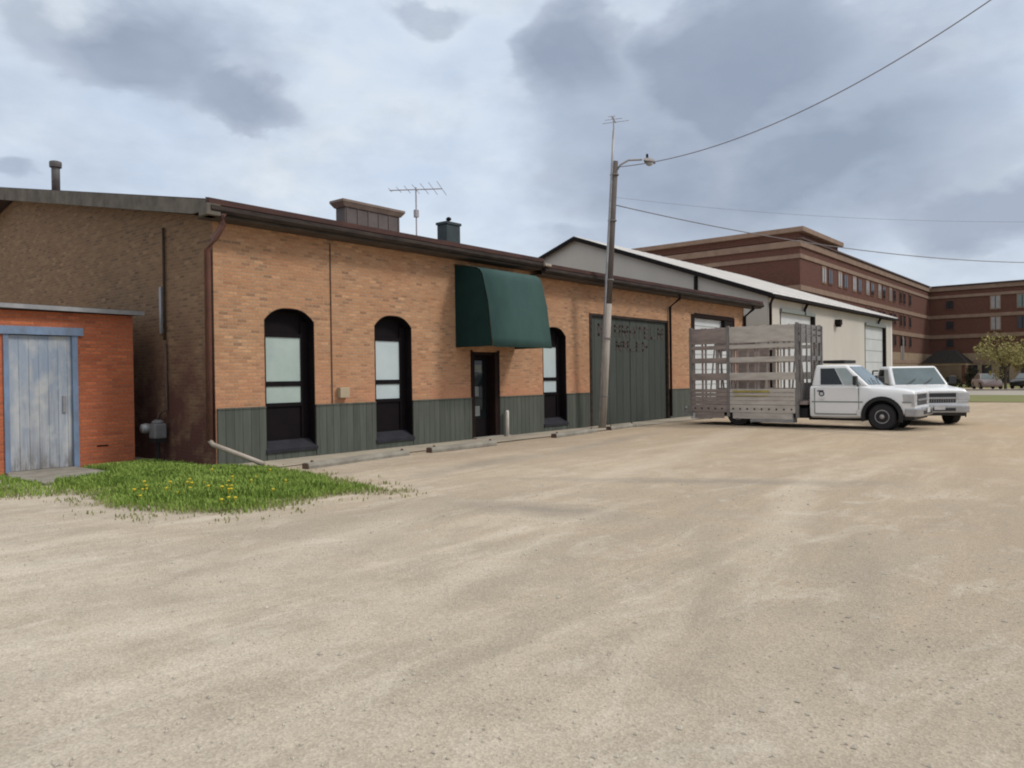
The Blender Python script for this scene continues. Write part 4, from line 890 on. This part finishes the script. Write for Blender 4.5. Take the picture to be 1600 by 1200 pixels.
# grass patch by the shed
GP = [(4.2, 16.44), (4.0, 13.2), (4.45, 12.9), (4.9, 12.5), (4.55, 10.9), (4.9, 9.6), (5.3, 9.0), (5.75, 8.9), (6.4, 9.05), (7.1, 9.15), (7.8, 8.72), (8.25, 10.7), (8.55, 12.3), (8.6, 13.35), (8.02, 14.25), (8.03, 16.44)]
def inside(x, y, P):
    c = False
    for i in range(len(P)):
        (xa, ya), (xb, yb_) = P[i], P[i-1]
        if (ya > y) != (yb_ > y) and x < (xb-xa)*(y-ya)/(yb_-ya)+xa: c = not c
    return c
def edge_d(x, y, P):
    m = 9
    for i in range(len(P)):
        a, b = Vector(P[i]), Vector(P[i-1]); ab = b-a; t = max(0, min(1, (Vector((x, y))-a).dot(ab)/ab.length_squared)); m = min(m, (Vector((x, y))-a-ab*t).length)
    return m
def mound(x, y): return .07*min(1, edge_d(x, y, GP)/1.5)*(1 if y < 15.5 else 1)
r = random.Random(5)
def slab_in2(x, y): return x < 5.0 and y > 12.2
tb = MB(); st = .25; grid = {}
ix0, iy0 = 3.8, 8.4
for i in range(21):
    for j in range(34):
        x, y = ix0+i*st, iy0+j*st
        if inside(x, y, GP) and edge_d(x, y, GP) > .22 and not slab_in2(x, y): grid[i, j] = len(tb.v); tb.v.append(Vector((x, y, mound(x, y)-.012)))
for (i, j) in grid:
    k = [(i, j), (i+1, j), (i+1, j+1), (i, j+1)]
    if all(q in grid for q in k): tb.f.append(tuple(grid[q] for q in k))
tag(obj('soil_mound', tb, plain('soil under grass', (.15, .17, .05), (.24, .21, .12), .95, scale=2), smooth=True), kind='structure')
def slab_in(x, y): return 4.85 < x < 6.25 and 14.0 < y < 16.4
def blades(n, test, hmin, hmax, mat, name):
    mb = MB(); k = 0; tries = 0
    while k < n and tries < n*30:
        tries += 1; x, y = r.uniform(3.6, 9.2), r.uniform(8.0, 16.4); p = test(x, y)
        if r.random() > p: continue
        k += 1; a = r.uniform(0, 6.28); h = r.uniform(hmin, hmax)*(.55+.45*min(1, p)); w_ = r.uniform(.006, .013); z = mound(x, y) if inside(x, y, GP) else 0
        c, s = math.cos(a), math.sin(a); l = h*r.uniform(.1, .7)
        mb.add([(x-s*w_, y+c*w_, z-.01), (x+s*w_, y-c*w_, z-.01), (x+c*l*.4+s*w_*.6, y+s*l*.4-c*w_*.6, z+h*.65), (x+c*l*.4-s*w_*.6, y+s*l*.4+c*w_*.6, z+h*.65), (x+c*l, y+s*l, z+h)], [(0, 1, 2, 3), (3, 2, 4)])
    return obj(name, mb, mat, fix=False)
from mathutils import noise as mnoise
def dens(x, y):
    if not inside(x, y, GP) or slab_in(x, y): return 0
    if x < 5.0 and y > 12.2: return .12+.25*max(0, mnoise.noise(Vector((x*2, y*2, 0))))
    d = edge_d(x, y, GP); return min(1, .05+d/.9)*max(.05, .55+.75*mnoise.noise(Vector((x*1.7, y*1.7, 3))))
tag(blades(36000, dens, .05, .15, 'grass', 'grass'), 'green grass patch between the brick shed and the gravel', 'grass', kind='stuff')
def dens2(x, y):
    d = edge_d(x, y, GP)
    if slab_in(x, y): return 0
    if inside(x, y, GP): return .35 if d < .35 else 0
    if y > 14.2 and x > 8: return 0
    return max(0, .6-d*.85)*max(0, mnoise.noise(Vector((x*2.6, y*2.6, 7)))+.12)
tag(blades(3800, dens2, .02, .08, 'grass_dry', 'sparse_grass'), 'thin straw mixed grass tufts fraying into the gravel', 'grass', kind='stuff')
mb = MB(); k = 0
while k < 34:
    x, y = r.gauss(5.75, .45), r.gauss(10.6, .8)
    if r.random() < .25: x, y = r.uniform(4.5, 8.2), r.uniform(9.2, 14)
    if dens(x, y) < .3: continue
    k += 1; z = mound(x, y)+r.uniform(.07, .15); rr = r.uniform(.016, .026); mb.lathe((x, y, z), [(.004, -.06), (.005, -.012), (rr, -.004), (rr*1.05, .006), (rr*.5, .016)], 7)
tag(obj('dandelions', mb, 'dandelion'), 'scatter of yellow dandelions flowering in the grass patch', 'dandelions', kind='stuff')
# loose stones on the gravel
mb = MB()
for k in range(3600):
    dd = r.uniform(2.2, 13)**1.0; az = R(r.uniform(2, 78)); x, y = math.cos(az)*dd, math.sin(az)*dd
    if y > 13 or inside(x, y, GP): continue
    s = r.uniform(.005, .014)*(1.8 if r.random() < .06 else 1); z = .012*math.sin(x*.7+y*.31)*math.sin(y*.55-x*.2)-.012
    o = len(mb.v)
    for (a, b_, c) in ((1, 0, 0), (-.5, .85, 0), (-.5, -.85, 0), (.1, 0, .7), (0, 0, -.5)): mb.v.append(Vector((x+a*s*r.uniform(.7, 1.4), y+b_*s*r.uniform(.7, 1.4), z+c*s+s*.15)))
    mb.f += [(o, o+1, o+3), (o+1, o+2, o+3), (o+2, o, o+3), (o+1, o, o+4), (o+2, o+1, o+4), (o, o+2, o+4)]
tag(obj('loose_stones', mb, plain('limestone chips', (.54, .49, .41), (.36, .32, .265), .95, scale=6)), 'loose limestone chips lying on the gravel lot', 'stones', kind='stuff')

# ------------------------------------------------------------------ light, sky, camera
SUN = Vector((.42, -.72, .80)).normalized()
el = math.asin(SUN.z); az = math.atan2(SUN.x, SUN.y)
sl = bpy.data.lights.new('sun', 'SUN'); sl.energy = 1.7; sl.angle = R(12); sl.color = (1, .95, .88)
so = bpy.data.objects.new('sun', sl); COL.objects.link(so); so.rotation_euler = SUN.to_track_quat('Z', 'Y').to_euler(); so.location = (0, 0, 60)
wd = bpy.data.worlds.new('World'); scn.world = wd; wd.use_nodes = True; nt = wd.node_tree; bg = nt.nodes['Background']
sky = N(nt, 'ShaderNodeTexSky', sky_type='NISHITA', sun_disc=False); sky.sun_elevation = el; sky.sun_rotation = az; sky.air_density = 1.2; sky.dust_density = 2
bg.inputs['Strength'].default_value = .1
tc = nt.nodes.new('ShaderNodeTexCoord'); sx = nt.nodes.new('ShaderNodeSeparateXYZ'); nt.links.new(tc.outputs['Generated'], sx.inputs[0])
def mt(op, *a, clamp=False):
    n = N(nt, 'ShaderNodeMath', operation=op); n.use_clamp = clamp
    for i, x in enumerate(a):
        if hasattr(x, 'is_output'): nt.links.new(x, n.inputs[i])
        else: n.inputs[i].default_value = x
    return n.outputs[0]
AZ = mt('MULTIPLY', mt('ARCTAN2', sx.outputs[1], sx.outputs[0]), 180/math.pi); EL = mt('MULTIPLY', mt('ARCSINE', sx.outputs[2]), 180/math.pi)
mp = nt.nodes.new('ShaderNodeMapping'); mp.inputs['Scale'].default_value = (1, 1, 1.9); nt.links.new(tc.outputs['Generated'], mp.inputs[0]); D = mp.outputs[0]
w1 = noise(nt, D, 5.0, 5, .5); w2 = noise(nt, mp.outputs[0], 6.5, 5, .52, .2); w3 = noise(nt, D, 2.2, 5, .55); w4 = noise(nt, D, 17, 5, .6)
AZw = mt('ADD', AZ, mt('MULTIPLY', mt('SUBTRACT', w1, .5), 13)); ELw = mt('ADD', EL, mt('MULTIPLY', mt('SUBTRACT', w2, .5), 9))
# cloud masses as they hang over the place: azimuth, elevation, half widths, weight
clouds = [(65.5, 20.6, 6.5, 3.3, 1.0), (59.0, 19.2, 5.5, 2.2, .95), (70.5, 22, 3.5, 3, .5), (34, 22.5, 4.5, 5.0, .95), (22.5, 21.0, 9, 5.0, 1.1), (28, 14.5, 8, 4.2, .85), (17, 14.5, 9, 4.2, .9), (9.5, 10.5, 7, 3.0, .85), (13, 20, 3.5, 2.6, .6), (33, 9.5, 6, 1.8, .45), (7, 9.0, 6, 1.6, .5), (46, 25.5, 4, 1.4, .5), (73, 12.8, 2.5, 1.2, .6), (22, 10.5, 8, 2, .5), (23, 16, 17, 8.5, .7), (63, 21, 11, 4.5, .42), (12, 22, 9, 4, .35)]
den = None
for (a0, e0, sa, se, wt_) in clouds:
    u = mt('DIVIDE', mt('SUBTRACT', AZw, a0), sa); v = mt('DIVIDE', mt('SUBTRACT', ELw, e0), se)
    q = mt('SUBTRACT', 1.25, mt('ADD', mt('MULTIPLY', u, u), mt('MULTIPLY', v, v)), clamp=True); q = mt('MULTIPLY', q, wt_)
    den = q if den is None else mt('SMOOTH_MAX', den, q, .25)
far = mt('MULTIPLY', mt('SUBTRACT', w3, .42, clamp=True), 4, clamp=True)   # broken cloud over the rest of the sky
out = mt('GREATER_THAN', mt('ABSOLUTE', mt('SUBTRACT', AZ, 39.0)), 46.0); hi = mt('GREATER_THAN', EL, 31.0)
den = mt('MAXIMUM', den, mt('MULTIPLY', far, mt('MAXIMUM', out, hi)))
den = mt('ADD', den, mt('MULTIPLY', mt('SUBTRACT', w4, .5), .36), clamp=True)
den = mt('ADD', den, mt('MULTIPLY', mt('SUBTRACT', w3, .52), .7), clamp=True)
pale = ramp(nt, w2, [(.32, (6.1, 7.1, 8.7)), (.5, (6.8, 7.75, 9.0)), (.68, (7.7, 8.4, 9.2))])
low = mt('SUBTRACT', 1.0, mt('DIVIDE', EL, 14.0), clamp=True)
pale = mix(nt, mt('MULTIPLY', low, .6), pale, (8.0, 8.7, 9.5))
grey = ramp(nt, w1, [(.35, (3.15, 3.75, 4.85)), (.65, (4.0, 4.6, 5.75))])
cl = mix(nt, ramp(nt, den, [(.04, (0, 0, 0)), (.38, (.58,)*3), (.95, (1, 1, 1))]), pale, grey)
cl = mix(nt, .08, cl, sky.outputs[0])
# an overcast sky is up to three times brighter overhead than at the horizon
lift = mt('ADD', 1.0, mt('MULTIPLY', mt('DIVIDE', mt('SUBTRACT', EL, 27.0), 60.0, clamp=True), 2.15))
cl = mix(nt, mt('DIVIDE', mt('SUBTRACT', EL, 27.0), 12.0, clamp=True), cl, mix(nt, .75, cl, (6.2, 5.9, 5.4)))
lv = nt.nodes.new('ShaderNodeVectorMath'); lv.operation = 'SCALE'; nt.links.new(cl, lv.inputs[0]); nt.links.new(lift, lv.inputs['Scale'])
nt.links.new(lv.outputs[0], bg.inputs['Color'])

cam = bpy.data.cameras.new('camera'); co = bpy.data.objects.new('camera', cam); COL.objects.link(co); scn.camera = co
th, pi_, ro = R(39.3986), R(-.50512), R(-.78907)
F = Vector((math.cos(th)*math.cos(pi_), math.sin(th)*math.cos(pi_), math.sin(pi_))); R0 = Vector((math.sin(th), -math.cos(th), 0)); U0 = R0.cross(F)
RR = R0*math.cos(ro)+U0*math.sin(ro); UU = U0*math.cos(ro)-R0*math.sin(ro)
co.matrix_world = Matrix(((RR.x, UU.x, -F.x, 0), (RR.y, UU.y, -F.y, 0), (RR.z, UU.z, -F.z, 1.7), (0, 0, 0, 1)))
cam.sensor_fit = 'HORIZONTAL'; cam.sensor_width = 36; cam.lens = 36*1200/1600; cam.clip_start = .05; cam.clip_end = 3000
scn.view_settings.view_transform = 'Standard'; scn.view_settings.look = 'None'; scn.view_settings.exposure = 0; scn.view_settings.gamma = 1
scn.cycles.filter_width = 2.0
